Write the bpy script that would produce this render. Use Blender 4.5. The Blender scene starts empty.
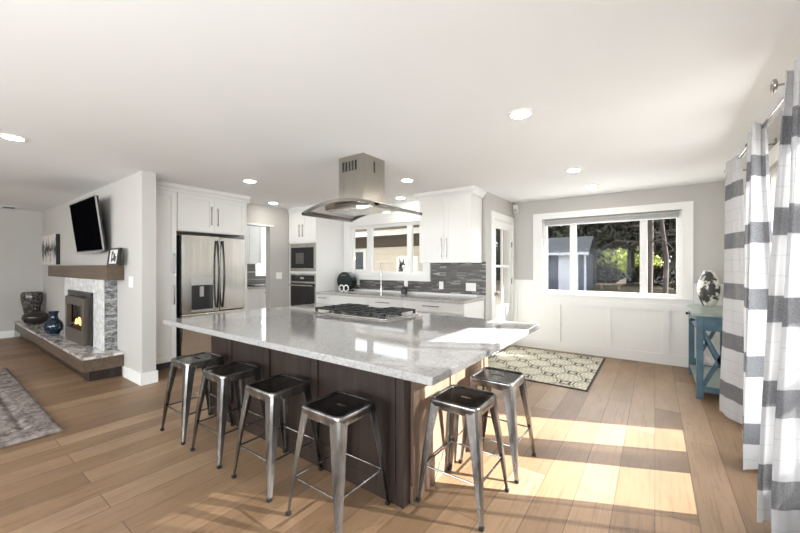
import bpy, bmesh, math, random
from mathutils import Vector, Matrix
random.seed(7)
PI = math.pi
SC = bpy.context.scene
COL = SC.collection

# ------------------------------------------------------------------ camera, sky, sun, lights, exposure
H = 1.35
CEIL = 2.44
cam_d = bpy.data.cameras.new('camera')
cam = bpy.data.objects.new('camera', cam_d)
COL.objects.link(cam)
cam.location = (0, 0, H)
cam.rotation_euler = (PI/2, 0, math.radians(35.9))
cam_d.sensor_width = 36.0
cam_d.lens = 36.0*352.0/800.0
cam_d.clip_start = 0.02
cam_d.clip_end = 200
SC.camera = cam

SC.view_settings.view_transform = 'Standard'
SC.view_settings.look = 'None'
SC.view_settings.gamma = 1.0
SC.view_settings.use_curve_mapping = False
SC.view_settings.exposure = 0.77
SC.cycles.use_denoising = True
SC.cycles.max_bounces = 12
SC.cycles.diffuse_bounces = 6
SC.cycles.glossy_bounces = 5
SC.cycles.transparent_max_bounces = 16
SC.cycles.caustics_reflective = True
SC.cycles.sample_clamp_indirect = 12.0
SC.cycles.blur_glossy = 0.4

world = bpy.data.worlds.new('sky')
SC.world = world
world.use_nodes = True
_bg = world.node_tree.nodes['Background']
_bg.inputs['Color'].default_value = (0.88, 0.94, 1.0, 1)
_bg.inputs['Strength'].default_value = 1.9

sun_d = bpy.data.lights.new('sun', 'SUN')
sun_d.energy = 20.0
sun_d.angle = math.radians(0.55)
sun_d.color = (1.0, 0.965, 0.91)
sun = bpy.data.objects.new('sun', sun_d)
COL.objects.link(sun)
sun.rotation_euler = Vector((-1.0, -0.46, -0.616)).to_track_quat('-Z', 'Y').to_euler()
sun.location = (6, 3, 5)

def area(name, loc, direction, sx, sy, power, color=(1, 1, 1)):
    d = bpy.data.lights.new(name, 'AREA')
    d.shape = 'RECTANGLE'; d.size = sx; d.size_y = sy
    d.energy = power; d.color = color
    o = bpy.data.objects.new(name, d)
    COL.objects.link(o)
    o.location = loc
    o.rotation_euler = Vector(direction).to_track_quat('-Z', 'Y').to_euler()
    return o
# fill lamps added at unseen rear windows, tilted up; daylight lamps at the other openings
area('fill_south_a', (-2.2, -3.86, 1.45), (0, 1, 0.9), 3.0, 1.7, 165, (0.89, 0.955, 1.0))
area('fill_south_b', (-6.6, -3.86, 1.45), (0, 1, 0.9), 2.4, 1.7, 45, (1.0, 0.95, 0.89))
area('fill_east', (0.60, -1.7, 1.45), (-1, 0.1, 0.9), 1.9, 1.7, 100, (0.89, 0.955, 1.0))
area('daylight_patio', (1.0, 2.95, 1.15), (-1, 0, -0.35), 2.3, 2.0, 32, (0.95, 0.98, 1.0))
area('daylight_laundry', (-7.72, 5.25, 1.7), (1, -0.6, 0), 0.35, 0.9, 34, (0.95, 0.98, 1.0))
area('daylight_north', (-0.6, 6.3, 1.55), (0, -1, -0.1), 1.7, 1.0, 16, (0.95, 0.98, 1.0))

# ------------------------------------------------------------------ node material helpers
def new_mat(name):
    m = bpy.data.materials.new(name)
    m.use_nodes = True
    nt = m.node_tree
    return m, nt, nt.nodes, nt.links, nt.nodes['Principled BSDF']
def lnk(nt, a, b): nt.links.new(a, b)
def sock(nt, v, inp):
    if isinstance(v, (int, float)): inp.default_value = v
    elif isinstance(v, tuple): inp.default_value = v if len(v) != 3 or len(inp.default_value) == 3 else (*v, 1)
    else: nt.links.new(v, inp)
def mth(nt, op, a, b=0.0, c=0.0):
    n = nt.nodes.new('ShaderNodeMath'); n.operation = op
    for i, v in enumerate((a, b, c)):
        sock(nt, v, n.inputs[i])
    return n.outputs[0]
def mix(nt, f, a, b, mode='MIX'):
    n = nt.nodes.new('ShaderNodeMix'); n.data_type = 'RGBA'; n.blend_type = mode
    sock(nt, f, n.inputs[0])
    for v, i in ((a, 6), (b, 7)):
        if isinstance(v, tuple): n.inputs[i].default_value = (*v[:3], 1)
        else: nt.links.new(v, n.inputs[i])
    return n.outputs[2]
def ramp(nt, f, stops):
    n = nt.nodes.new('ShaderNodeValToRGB')
    e = n.color_ramp.elements
    while len(e) < len(stops): e.new(0.5)
    for el, (p, c) in zip(e, stops):
        el.position = p; el.color = (*c, 1)
    nt.links.new(f, n.inputs[0])
    return n.outputs[0]
def coords(nt, kind='Object', scale=(1, 1, 1), rot=(0, 0, 0)):
    t = nt.nodes.new('ShaderNodeTexCoord')
    mp = nt.nodes.new('ShaderNodeMapping')
    mp.inputs['Scale'].default_value = scale
    mp.inputs['Rotation'].default_value = rot
    nt.links.new(t.outputs[kind], mp.inputs[0])
    return mp.outputs[0]
def noise(nt, vec, scale, detail=4, rough=0.55):
    n = nt.nodes.new('ShaderNodeTexNoise')
    n.inputs['Scale'].default_value = scale
    n.inputs['Detail'].default_value = detail
    n.inputs['Roughness'].default_value = rough
    nt.links.new(vec, n.inputs['Vector'])
    return n.outputs['Fac']
def bump(nt, bsdf, height, strength=0.2, dist=0.01):
    n = nt.nodes.new('ShaderNodeBump')
    n.inputs['Strength'].default_value = strength
    n.inputs['Distance'].default_value = dist
    nt.links.new(height, n.inputs['Height'])
    nt.links.new(n.outputs[0], bsdf.inputs['Normal'])

def plain(name, col, rough=0.5, metal=0.0, var=0.06, scale=6.0, bmp=0.0, spec=0.5):
    m, nt, N, L, b = new_mat(name)
    v = coords(nt)
    f = noise(nt, v, scale)
    lo = tuple(max(0, c*(1-var)) for c in col); hi = tuple(min(1, c*(1+var)) for c in col)
    L.new(ramp(nt, f, [(0.3, lo), (0.7, hi)]), b.inputs['Base Color'])
    b.inputs['Roughness'].default_value = rough
    b.inputs['Metallic'].default_value = metal
    b.inputs['Specular IOR Level'].default_value = spec
    if bmp:
        bump(nt, b, noise(nt, v, scale*30), bmp, 0.002)
    return m

def emit(name, col, strength):
    m, nt, N, L, b = new_mat(name)
    b.inputs['Base Color'].default_value = (*col, 1)
    b.inputs['Emission Color'].default_value = (*col, 1)
    b.inputs['Emission Strength'].default_value = strength
    return m

def glass_mat(name, tint=(0.985, 0.99, 0.988), refl=0.10):
    m, nt, N, L, b = new_mat(name)
    N.remove(b)
    out = N['Material Output']
    tr = N.new('ShaderNodeBsdfTransparent'); tr.inputs[0].default_value = (*tint, 1)
    gl = N.new('ShaderNodeBsdfGlossy'); gl.inputs['Roughness'].default_value = 0.02
    lw = N.new('ShaderNodeLayerWeight'); lw.inputs[0].default_value = 0.5
    f = mth(nt, 'MULTIPLY_ADD', mth(nt, 'POWER', lw.outputs['Facing'], 3.0), 0.10, 0.003)
    mx = N.new('ShaderNodeMixShader')
    L.new(f, mx.inputs[0]); L.new(tr.outputs[0], mx.inputs[1]); L.new(gl.outputs[0], mx.inputs[2])
    L.new(mx.outputs[0], out.inputs[0])
    return m

def floor_mat():
    m, nt, N, L, b = new_mat('oak_planks')
    v = coords(nt, 'Object', (1, 1, 1), (0, 0, PI/2))
    br = N.new('ShaderNodeTexBrick')
    L.new(v, br.inputs['Vector'])
    br.offset = 0.37; br.offset_frequency = 2; br.squash = 1.0
    br.inputs['Color1'].default_value = (0, 0, 0, 1); br.inputs['Color2'].default_value = (1, 1, 1, 1)
    br.inputs['Mortar'].default_value = (0.5, 0.5, 0.5, 1)
    br.inputs['Scale'].default_value = 1.0
    br.inputs['Mortar Size'].default_value = 0.0022
    br.inputs['Mortar Smooth'].default_value = 0.2
    br.inputs['Bias'].default_value = 0.0
    br.inputs['Brick Width'].default_value = 1.75
    br.inputs['Row Height'].default_value = 0.19
    base = ramp(nt, br.outputs['Color'], [(0.0, (0.200, 0.124, 0.072)), (0.35, (0.255, 0.160, 0.092)), (0.7, (0.295, 0.190, 0.113)), (1.0, (0.34, 0.226, 0.140))])
    g = coords(nt, 'Object', (34, 1.6, 1))
    gr = noise(nt, g, 1.6, 6, 0.65)
    blot = noise(nt, coords(nt, 'Object', (4, 1.2, 1)), 1.3, 4, 0.6)
    c1 = mix(nt, 0.5, base, ramp(nt, gr, [(0.32, (0.45, 0.40, 0.36)), (0.5, (1, 1, 1)), (0.75, (1.0, 0.98, 0.95))]), 'MULTIPLY')
    c2 = mix(nt, 0.6, c1, ramp(nt, blot, [(0.3, (0.66, 0.64, 0.62)), (0.65, (1.0, 1.0, 1.0))]), 'MULTIPLY')
    # dark knots and splits
    vo = N.new('ShaderNodeTexVoronoi'); vo.inputs['Scale'].default_value = 1.0
    L.new(coords(nt, 'Object', (3.2, 1.5, 1)), vo.inputs['Vector'])
    kn = ramp(nt, vo.outputs['Distance'], [(0.0, (0.35, 0.3, 0.27)), (0.035, (0.55, 0.5, 0.45)), (0.06, (1, 1, 1))])
    c2 = mix(nt, 0.6, c2, kn, 'MULTIPLY')
    mort = mth(nt, 'MULTIPLY', br.outputs['Fac'], 0.9)
    c3 = mix(nt, mort, c2, (0.09, 0.055, 0.035))
    L.new(c3, b.inputs['Base Color'])
    L.new(mth(nt, 'MULTIPLY_ADD', gr, 0.14, 0.36), b.inputs['Roughness'])
    b.inputs['Specular IOR Level'].default_value = 0.35
    bump(nt, b, mth(nt, 'SUBTRACT', gr, mth(nt, 'MULTIPLY', br.outputs['Fac'], 2.0)), 0.12, 0.004)
    return m

def stone(name, c_lo, c_mid, c_hi, scale=60, rough=0.08, veins=0.0, vein_col=(0.1, 0.1, 0.1), vscale=5, vstretch=(1, 1, 1)):
    m, nt, N, L, b = new_mat(name)
    v = coords(nt)
    f = noise(nt, v, scale, 5, 0.7)
    c = ramp(nt, f, [(0.30, c_lo), (0.42, c_mid), (0.6, c_hi)])
    vo = N.new('ShaderNodeTexVoronoi'); vo.inputs['Scale'].default_value = scale*0.9
    L.new(v, vo.inputs['Vector'])
    c = mix(nt, 0.35, c, ramp(nt, vo.outputs['Color'], [(0.2, c_lo), (0.35, c_hi)]))
    if veins:
        w = noise(nt, coords(nt, 'Object', vstretch), vscale, 8, 0.7)
        r = ramp(nt, w, [(0.42, (0, 0, 0)), (0.47, (1, 1, 1)), (0.50, (1, 1, 1)), (0.56, (0, 0, 0))])
        c = mix(nt, mth(nt, 'MULTIPLY', r, veins), c, vein_col)
    L.new(c, b.inputs['Base Color'])
    b.inputs['Roughness'].default_value = rough
    b.inputs['Specular IOR Level'].default_value = 0.75
    return m

def wood(name, c1, c2, axis=2, rough=0.4, scale=1.0):
    m, nt, N, L, b = new_mat(name)
    s = [26*scale]*3; s[axis] = 1.6*scale
    f = noise(nt, coords(nt, 'Object', tuple(s)), 1.0, 6, 0.65)
    g = noise(nt, coords(nt), 2.5, 3)
    c = ramp(nt, f, [(0.28, c1), (0.7, c2)])
    c = mix(nt, 0.35, c, ramp(nt, g, [(0.3, (0.6, 0.6, 0.6)), (0.7, (1, 1, 1))]), 'MULTIPLY')
    L.new(c, b.inputs['Base Color'])
    b.inputs['Roughness'].default_value = rough
    bump(nt, b, f, 0.08, 0.003)
    return m

def steel(name, col, rough=0.22, axis=2, var=0.10, metal=1.0):
    m, nt, N, L, b = new_mat(name)
    s = [90.0]*3; s[axis] = 1.0
    f = noise(nt, coords(nt, 'Object', tuple(s)), 1.0, 3)
    L.new(ramp(nt, f, [(0.3, tuple(c*(1-var) for c in col)), (0.7, tuple(min(1, c*(1+var)) for c in col))]), b.inputs['Base Color'])
    L.new(mth(nt, 'MULTIPLY_ADD', f, 0.10, rough-0.05), b.inputs['Roughness'])
    b.inputs['Metallic'].default_value = metal
    return m

def gunmetal(name, lo, hi, rough=0.28):
    m, nt, N, L, b = new_mat(name)
    f = noise(nt, coords(nt, 'Object', (9, 9, 2.2)), 1.4, 4, 0.6)
    L.new(ramp(nt, f, [(0.32, lo), (0.5, tuple((a+c)/2 for a, c in zip(lo, hi))), (0.72, hi)]), b.inputs['Base Color'])
    L.new(mth(nt, 'MULTIPLY_ADD', f, 0.2, rough-0.1), b.inputs['Roughness'])
    b.inputs['Metallic'].default_value = 0.92
    return m

def tile_mat():
    m, nt, N, L, b = new_mat('slate_mosaic')
    v = coords(nt, 'Object', (1, 1, 1), (PI/2, 0, 0))
    br = N.new('ShaderNodeTexBrick')
    L.new(v, br.inputs['Vector'])
    br.offset = 0.43; br.squash = 0.7; br.squash_frequency = 3
    br.inputs['Color1'].default_value = (0, 0, 0, 1); br.inputs['Color2'].default_value = (1, 1, 1, 1)
    br.inputs['Mortar'].default_value = (0.2, 0.2, 0.2, 1)
    br.inputs['Scale'].default_value = 1
    br.inputs['Mortar Size'].default_value = 0.0012
    br.inputs['Brick Width'].default_value = 0.17
    br.inputs['Row Height'].default_value = 0.018
    c = ramp(nt, br.outputs['Color'], [(0.0, (0.055, 0.053, 0.050)), (0.45, (0.085, 0.080, 0.076)), (0.8, (0.125, 0.118, 0.11)), (0.95, (0.30, 0.28, 0.26)), (1.0, (0.5, 0.48, 0.45))])
    n = noise(nt, coords(nt, 'Object', (3, 3, 40)), 6, 3)
    c = mix(nt, 0.5, c, ramp(nt, n, [(0.3, (0.6, 0.6, 0.6)), (0.7, (1, 1, 1))]), 'MULTIPLY')
    L.new(c, b.inputs['Base Color'])
    b.inputs['Roughness'].default_value = 0.3
    bump(nt, b, br.outputs['Fac'], -0.3, 0.003)
    return m

def ledger_mat():
    m, nt, N, L, b = new_mat('ledger_granite_side')
    f = noise(nt, coords(nt, 'Object', (5, 5, 15)), 2.2, 8, 0.75)
    L.new(ramp(nt, f, [(0.33, (0.04, 0.04, 0.045)), (0.46, (0.15, 0.15, 0.15)), (0.56, (0.36, 0.36, 0.355)), (0.72, (0.60, 0.60, 0.59))]), b.inputs['Base Color'])
    b.inputs['Roughness'].default_value = 0.25
    return m

def curtain_mat():
    m, nt, N, L, b = new_mat('striped_sheer')
    N.remove(b)
    out = N['Material Output']
    g = N.new('ShaderNodeNewGeometry')
    sep = N.new('ShaderNodeSeparateXYZ'); L.new(g.outputs['Position'], sep.inputs[0])
    z = sep.outputs[2]
    # woven dark bands every 0.436 m, 0.135 m tall
    ph = mth(nt, 'FRACT', mth(nt, 'DIVIDE', mth(nt, 'SUBTRACT', z, 0.197), 0.436))
    band = mth(nt, 'LESS_THAN', ph, 0.31)
    thin = mth(nt, 'LESS_THAN', mth(nt, 'ABSOLUTE', mth(nt, 'SUBTRACT', mth(nt, 'FRACT', mth(nt, 'MULTIPLY_ADD', ph, 4.35, 0.15)), 0.5)), 0.035)
    wv = noise(nt, coords(nt, 'Object', (130, 130, 420)), 1.0, 2)
    wv2 = noise(nt, coords(nt, 'Object', (500, 500, 90)), 1.0, 2)
    wf = mth(nt, 'MULTIPLY_ADD', wv, 0.5, mth(nt, 'MULTIPLY', wv2, 0.5))
    dark = ramp(nt, wf, [(0.30, (0.085, 0.087, 0.094)), (0.70, (0.27, 0.27, 0.28))])
    c = mix(nt, mth(nt, 'MULTIPLY', thin, 0.35), (0.53, 0.53, 0.54), (0.34, 0.34, 0.36))
    c = mix(nt, band, c, dark)
    df = N.new('ShaderNodeBsdfDiffuse'); L.new(c, df.inputs[0])
    tl = N.new('ShaderNodeBsdfTranslucent'); L.new(c, tl.inputs[0])
    tp = N.new('ShaderNodeBsdfTransparent')
    m1 = N.new('ShaderNodeMixShader'); m1.inputs[0].default_value = 0.08
    L.new(df.outputs[0], m1.inputs[1]); L.new(tl.outputs[0], m1.inputs[2])
    m2 = N.new('ShaderNodeMixShader')
    L.new(mth(nt, 'MULTIPLY_ADD', band, -0.04, 0.15), m2.inputs[0])
    L.new(m1.outputs[0], m2.inputs[1]); L.new(tp.outputs[0], m2.inputs[2])
    L.new(m2.outputs[0], out.inputs[0])
    return m

def medallion_mat():
    m, nt, N, L, b = new_mat('medallion_rug')
    v = coords(nt)
    sep = N.new('ShaderNodeSeparateXYZ'); L.new(v, sep.inputs[0])
    x, y = sep.outputs[0], sep.outputs[1]
    px, py = 0.46, 0.46
    def cell(ox, oy):
        fx = mth(nt, 'SUBTRACT', mth(nt, 'FRACT', mth(nt, 'ADD', mth(nt, 'DIVIDE', x, px), ox)), 0.5)
        fy = mth(nt, 'SUBTRACT', mth(nt, 'FRACT', mth(nt, 'ADD', mth(nt, 'DIVIDE', y, py), oy)), 0.5)
        r = mth(nt, 'SQRT', mth(nt, 'ADD', mth(nt, 'MULTIPLY', fx, fx), mth(nt, 'MULTIPLY', fy, fy)))
        a = mth(nt, 'ARCTAN2', fy, fx)
        return r, a
    r1, a1 = cell(0, 0); r2, a2 = cell(0.5, 0.5)
    first = mth(nt, 'LESS_THAN', r1, r2)
    r = mth(nt, 'MINIMUM', r1, r2)
    a = mth(nt, 'ADD', mth(nt, 'MULTIPLY', first, a1), mth(nt, 'MULTIPLY', mth(nt, 'SUBTRACT', 1.0, first), a2))
    edge = mth(nt, 'MAXIMUM', mth(nt, 'LESS_THAN', mth(nt, 'ABSOLUTE', mth(nt, 'SUBTRACT', r, 0.40)), 0.026), mth(nt, 'LESS_THAN', mth(nt, 'ABSOLUTE', mth(nt, 'SUBTRACT', r, 0.315)), 0.012))
    ring = mth(nt, 'GREATER_THAN', mth(nt, 'SINE', mth(nt, 'MULTIPLY', r, 62.0)), 0.1)
    pet = mth(nt, 'GREATER_THAN', mth(nt, 'SINE', mth(nt, 'MULTIPLY', a, 12.0)), -0.2)
    pat = mth(nt, 'MULTIPLY', ring, pet)
    nz = noise(nt, v, 25, 3)
    cream = ramp(nt, nz, [(0.3, (0.50, 0.46, 0.36)), (0.7, (0.64, 0.60, 0.49))])
    c = mix(nt, mth(nt, 'MULTIPLY', pat, 0.62), cream, (0.16, 0.15, 0.13))
    c = mix(nt, edge, c, (0.085, 0.08, 0.07))
    L.new(c, b.inputs['Base Color'])
    b.inputs['Roughness'].default_value = 0.9
    b.inputs['Specular IOR Level'].default_value = 0.1
    bump(nt, b, noise(nt, v, 400, 2), 0.3, 0.002)
    return m

def blotch(name, c1, c2, scale, rough=0.3, lo=0.47, hi=0.53):
    m, nt, N, L, b = new_mat(name)
    f = noise(nt, coords(nt), scale, 5, 0.6)
    L.new(ramp(nt, f, [(lo, c1), (hi, c2)]), b.inputs['Base Color'])
    b.inputs['Roughness'].default_value = rough
    return m

M = {}
M['floor'] = floor_mat()
M['ceiling'] = plain('ceiling_paint', (0.83, 0.84, 0.845), 0.9, var=0.01, scale=1.5, bmp=0.05)
M['wall'] = plain('greige_paint', (0.50, 0.485, 0.46), 0.85, var=0.015, scale=2, bmp=0.05)
M['white'] = plain('white_paint', (0.80, 0.795, 0.775), 0.45, var=0.01, scale=2)
M['cab'] = plain('cabinet_white', (0.76, 0.755, 0.735), 0.38, var=0.01, scale=2)
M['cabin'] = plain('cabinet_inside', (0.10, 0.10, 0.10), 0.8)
M['quartz'] = stone('speckled_quartz', (0.17, 0.165, 0.16), (0.30, 0.295, 0.29), (0.355, 0.35, 0.345), 100, 0.055)
M['granite'] = stone('greige_granite', (0.17, 0.155, 0.14), (0.36, 0.34, 0.32), (0.50, 0.48, 0.455), 60, 0.14)
M['hearthstone'] = stone('hearth_granite', (0.34, 0.31, 0.29), (0.56, 0.53, 0.50), (0.66, 0.64, 0.61), 20, 0.12, 0.7, (0.13, 0.11, 0.11), 2.2, (1, 2, 2))
M['whitegranite'] = stone('white_granite', (0.42, 0.42, 0.42), (0.74, 0.74, 0.73), (0.83, 0.83, 0.82), 30, 0.25, 0.35, (0.30, 0.30, 0.31), 6)
M['ledger'] = ledger_mat()
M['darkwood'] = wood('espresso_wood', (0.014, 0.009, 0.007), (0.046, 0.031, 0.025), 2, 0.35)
M['endwood_lit'] = wood('sunlit_end_wood', (0.12, 0.08, 0.056), (0.26, 0.18, 0.13), 2, 0.38)  # island wood lightened for the end panels, sunlight put into the colour
M['mantelwood'] = wood('walnut_beam', (0.075, 0.048, 0.032), (0.145, 0.100, 0.068), 0, 0.45)
M['steel'] = steel('brushed_stainless', (0.60, 0.58, 0.545), 0.20, 0)
M['brightsteel'] = steel('polished_stainless', (0.82, 0.80, 0.77), 0.25, 0)
M['fridgesteel'] = steel('fridge_stainless', (0.80, 0.78, 0.75), 0.15, 2)
M['hoodsteel'] = steel('hood_stainless', (0.40, 0.375, 0.335), 0.24, 2)
M['darksteel'] = steel('dark_stainless', (0.24, 0.23, 0.22), 0.25, 0)
M['bar'] = plain('dark_bar', (0.05, 0.048, 0.046), 0.25, 1.0, 0.05)
M['nickel'] = plain('satin_nickel', (0.42, 0.40, 0.38), 0.25, 1.0, 0.05)
M['black'] = plain('black_enamel', (0.014, 0.014, 0.015), 0.35, 0, 0.2)
M['blackglass'] = plain('black_glass', (0.010, 0.010, 0.011), 0.05, 0, 0.1)
M['iron'] = plain('cast_iron', (0.012, 0.012, 0.012), 0.5, 0, 0.2)
M['gun'] = gunmetal('gunmetal', (0.05, 0.05, 0.052), (0.42, 0.415, 0.41), 0.24)
M['seat'] = gunmetal('dark_gunmetal', (0.018, 0.018, 0.018), (0.07, 0.068, 0.065), 0.17)
M['rubber'] = plain('black_rubber', (0.012, 0.012, 0.012), 0.7)
M['teal'] = plain('teal_paint', (0.060, 0.118, 0.160), 0.5, 0, 0.25, 8)
M['tealtop'] = plain('worn_sage_paint', (0.26, 0.30, 0.26), 0.3, 0, 0.2, 8)
M['egg'] = blotch('blotched_glaze', (0.055, 0.05, 0.048), (0.66, 0.64, 0.58), 7.5, 0.2)
M['darkvase'] = blotch('pewter_glaze', (0.015, 0.014, 0.013), (0.14, 0.13, 0.12), 22, 0.18, 0.4, 0.65)
M['smoothvase'] = plain('pewter_smooth', (0.045, 0.04, 0.038), 0.16, 0.5, 0.2)
M['bluevase'] = blotch('blue_glaze', (0.003, 0.007, 0.018), (0.012, 0.032, 0.065), 18, 0.1, 0.4, 0.65)
M['curtain'] = curtain_mat()
M['rug'] = medallion_mat()
M['rugedge'] = plain('rug_binding', (0.035, 0.032, 0.028), 0.9)
M['shag'] = blotch('shag_pile', (0.095, 0.076, 0.068), (0.28, 0.24, 0.22), 14, 1.0, 0.35, 0.65)
M['tile'] = tile_mat()
M['glass'] = glass_mat('window_glass')
M['screen'] = plain('tv_screen', (0.002, 0.002, 0.0025), 0.6, 0, 0.05, spec=0.0)
M['silver'] = plain('silver_plastic', (0.50, 0.49, 0.48), 0.35, 0.6)
M['plastic'] = plain('white_plastic', (0.82, 0.81, 0.79), 0.35, 0, 0.01)
M['lamp'] = emit('lamp_diffuser', (1.0, 0.95, 0.87), 55.0)
M['hoodlamp'] = emit('hood_lamp', (1.0, 0.95, 0.88), 30.0)
M['flame'] = emit('flame', (1.0, 0.42, 0.08), 3.0)
M['log'] = plain('charred_log', (0.05, 0.035, 0.025), 0.9, 0, 0.4)
M['bronze'] = plain('bronze_trim', (0.13, 0.105, 0.085), 0.35, 0.6)
M['blind'] = plain('grey_blind', (0.36, 0.36, 0.35), 0.8)
M['green'] = plain('dark_green_enamel', (0.004, 0.012, 0.010), 0.15)
M['canvas'] = None
M['shedblue'] = plain('shed_siding', (0.075, 0.082, 0.110), 0.8, 0, 0.08)
M['shingle'] = blotch('roof_shingles', (0.045, 0.047, 0.052), (0.095, 0.096, 0.105), 18, 0.95, 0.35, 0.65)
M['shedwhite'] = plain('shed_white', (0.42, 0.44, 0.49), 0.8)
M['post'] = plain('tan_timber', (0.26, 0.195, 0.13), 0.8)
M['siding'] = plain('beige_siding', (0.70, 0.64, 0.55), 0.8)
M['brownband'] = plain('brown_band', (0.10, 0.08, 0.062), 0.8)
M['bark'] = wood('bark', (0.03, 0.024, 0.021), (0.10, 0.08, 0.072), 2, 0.95, 0.4)
M['leaf'] = blotch('conifer_leaf', (0.016, 0.019, 0.009), (0.060, 0.062, 0.030), 3, 0.8, 0.35, 0.65)
M['brightleaf'] = blotch('sunlit_leaf', (0.14, 0.20, 0.02), (0.45, 0.48, 0.07), 3, 0.7, 0.35, 0.65)  # yellow-green leaf with the sunlight put into a brighter colour
M['ground'] = blotch('leaf_litter_lawn', (0.085, 0.060, 0.042), (0.10, 0.105, 0.04), 0.9, 1.0, 0.5, 0.68)
M['patio'] = plain('patio_slab', (0.45, 0.44, 0.42), 0.9)

def canvas_mat():
    m, nt, N, L, b = new_mat('monochrome_canvas_print')
    f = noise(nt, coords(nt, 'Object', (14, 14, 4)), 1.5, 5, 0.7)
    g = coords(nt, 'Generated')
    sep = N.new('ShaderNodeSeparateXYZ'); L.new(g, sep.inputs[0])
    d = mth(nt, 'ABSOLUTE', mth(nt, 'SUBTRACT', sep.outputs[2], 0.5))
    k = mth(nt, 'SUBTRACT', f, mth(nt, 'MULTIPLY', d, 0.5))
    L.new(ramp(nt, k, [(0.36, (0.66, 0.63, 0.59)), (0.46, (0.03, 0.03, 0.03))]), b.inputs['Base Color'])
    b.inputs['Roughness'].default_value = 0.8
    return m
M['canvas'] = canvas_mat()

# ------------------------------------------------------------------ mesh helpers
class MB:
    """collects shapes (world coordinates) and links them as one mesh object"""
    def __init__(s, fn=None):
        s.bm = bmesh.new(); s.fn = fn
    def _m(s, p):
        return Vector(s.fn(*p)) if s.fn else Vector(p)
    def box(s, x0, x1, y0, y1, z0, z1, bev=0.0):
        if x0 > x1: x0, x1 = x1, x0
        if y0 > y1: y0, y1 = y1, y0
        if z0 > z1: z0, z1 = z1, z0
        vs = [s.bm.verts.new(s._m((x, y, z))) for x in (x0, x1) for y in (y0, y1) for z in (z0, z1)]
        idx = [(0, 1, 3, 2), (4, 6, 7, 5), (0, 4, 5, 1), (2, 3, 7, 6), (0, 2, 6, 4), (1, 5, 7, 3)]
        fs = [s.bm.faces.new([vs[i] for i in q]) for q in idx]
        if bev:
            es = list({e for f in fs for e in f.edges})
            bmesh.ops.bevel(s.bm, geom=es, offset=bev, segments=2, profile=0.6, affect='EDGES')
        return s
    def prism(s, pts, lo, hi, axis='z'):
        """extrude a closed outline: pts are 2D, axis tells the extrusion direction"""
        def P(a, b, w):
            return {'z': (a, b, w), 'y': (a, w, b), 'x': (w, a, b)}[axis]
        A = [s.bm.verts.new(s._m(P(a, b, lo))) for a, b in pts]
        B = [s.bm.verts.new(s._m(P(a, b, hi))) for a, b in pts]
        n = len(pts)
        s.bm.faces.new(A[::-1]); s.bm.faces.new(B)
        for i in range(n):
            s.bm.faces.new((A[i], A[(i+1) % n], B[(i+1) % n], B[i]))
        return s
    def tube(s, pts, r, n=10, caps=True):
        pts = [Vector(p) for p in pts]
        rs = r if isinstance(r, (list, tuple)) else [r]*len(pts)
        rings = []
        prev = None
        for i, p in enumerate(pts):
            a = pts[min(i+1, len(pts)-1)] - pts[max(i-1, 0)]
            a.normalize()
            if prev is None:
                u = a.orthogonal().normalized()
            else:
                u = (prev - a*prev.dot(a)); u = u.normalized() if u.length > 1e-6 else a.orthogonal().normalized()
            prev = u
            w = a.cross(u)
            rings.append([s.bm.verts.new(s._m(p + (u*math.cos(2*PI*k/n) + w*math.sin(2*PI*k/n))*rs[i])) for k in range(n)])
        for A, B in zip(rings, rings[1:]):
            for k in range(n):
                s.bm.faces.new((A[k], A[(k+1) % n], B[(k+1) % n], B[k]))
        if caps:
            s.bm.faces.new(rings[0][::-1]); s.bm.faces.new(rings[-1])
        return s
    def lathe(s, c, prof, n=28, sx=1.0, sy=1.0, ribs=0, ribd=0.0):
        rings = []
        for r, z in prof:
            row = []
            for k in range(n):
                a = 2*PI*k/n
                rr = r*(1 + (ribd*math.cos(ribs*a) if ribs else 0))
                row.append(s.bm.verts.new(s._m((c[0]+rr*math.cos(a)*sx, c[1]+rr*math.sin(a)*sy, c[2]+z))))
            rings.append(row)
        for A, B in zip(rings, rings[1:]):
            for k in range(n):
                s.bm.faces.new((A[k], A[(k+1) % n], B[(k+1) % n], B[k]))
        s.bm.faces.new(rings[0][::-1]); s.bm.faces.new(rings[-1])
        return s
    def torus(s, c, R, r, axis='y', n=24, k=8, rx=1.0):
        rings = []
        for i in range(n):
            a = 2*PI*i/n
            row = []
            for j in range(k):
                b = 2*PI*j/k
                q = R + r*math.cos(b); w = r*math.sin(b)
                p = {'y': (q*math.cos(a)*rx, w, q*math.sin(a)), 'z': (q*math.cos(a)*rx, q*math.sin(a), w), 'x': (w, q*math.cos(a), q*math.sin(a))}[axis]
                row.append(s.bm.verts.new(s._m((c[0]+p[0], c[1]+p[1], c[2]+p[2]))))
            rings.append(row)
        for i in range(n):
            A, B = rings[i], rings[(i+1) % n]
            for j in range(k):
                s.bm.faces.new((A[j], A[(j+1) % k], B[(j+1) % k], B[j]))
        return s
    def build(s, name, mat, parent=None, smooth=False, angle=35, rot=None):
        bmesh.ops.recalc_face_normals(s.bm, faces=s.bm.faces[:])
        off = Vector((0, 0, 0))
        p = parent
        while p is not None:
            off += p.location; p = p.parent
        if parent is None:
            cs = [v.co for v in s.bm.verts]
            off = Vector(((min(c.x for c in cs)+max(c.x for c in cs))/2, (min(c.y for c in cs)+max(c.y for c in cs))/2, min(c.z for c in cs)))
        for v in s.bm.verts: v.co -= off
        me = bpy.data.meshes.new(name)
        s.bm.to_mesh(me); s.bm.free()
        if smooth:
            for f in me.polygons: f.use_smooth = True
            me.set_sharp_from_angle(angle=math.radians(angle))
        me.materials.append(M[mat] if isinstance(mat, str) else mat)
        o = bpy.data.objects.new(name, me)
        COL.objects.link(o)
        if parent is not None: o.parent = parent
        else: o.location = off
        return o

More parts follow.
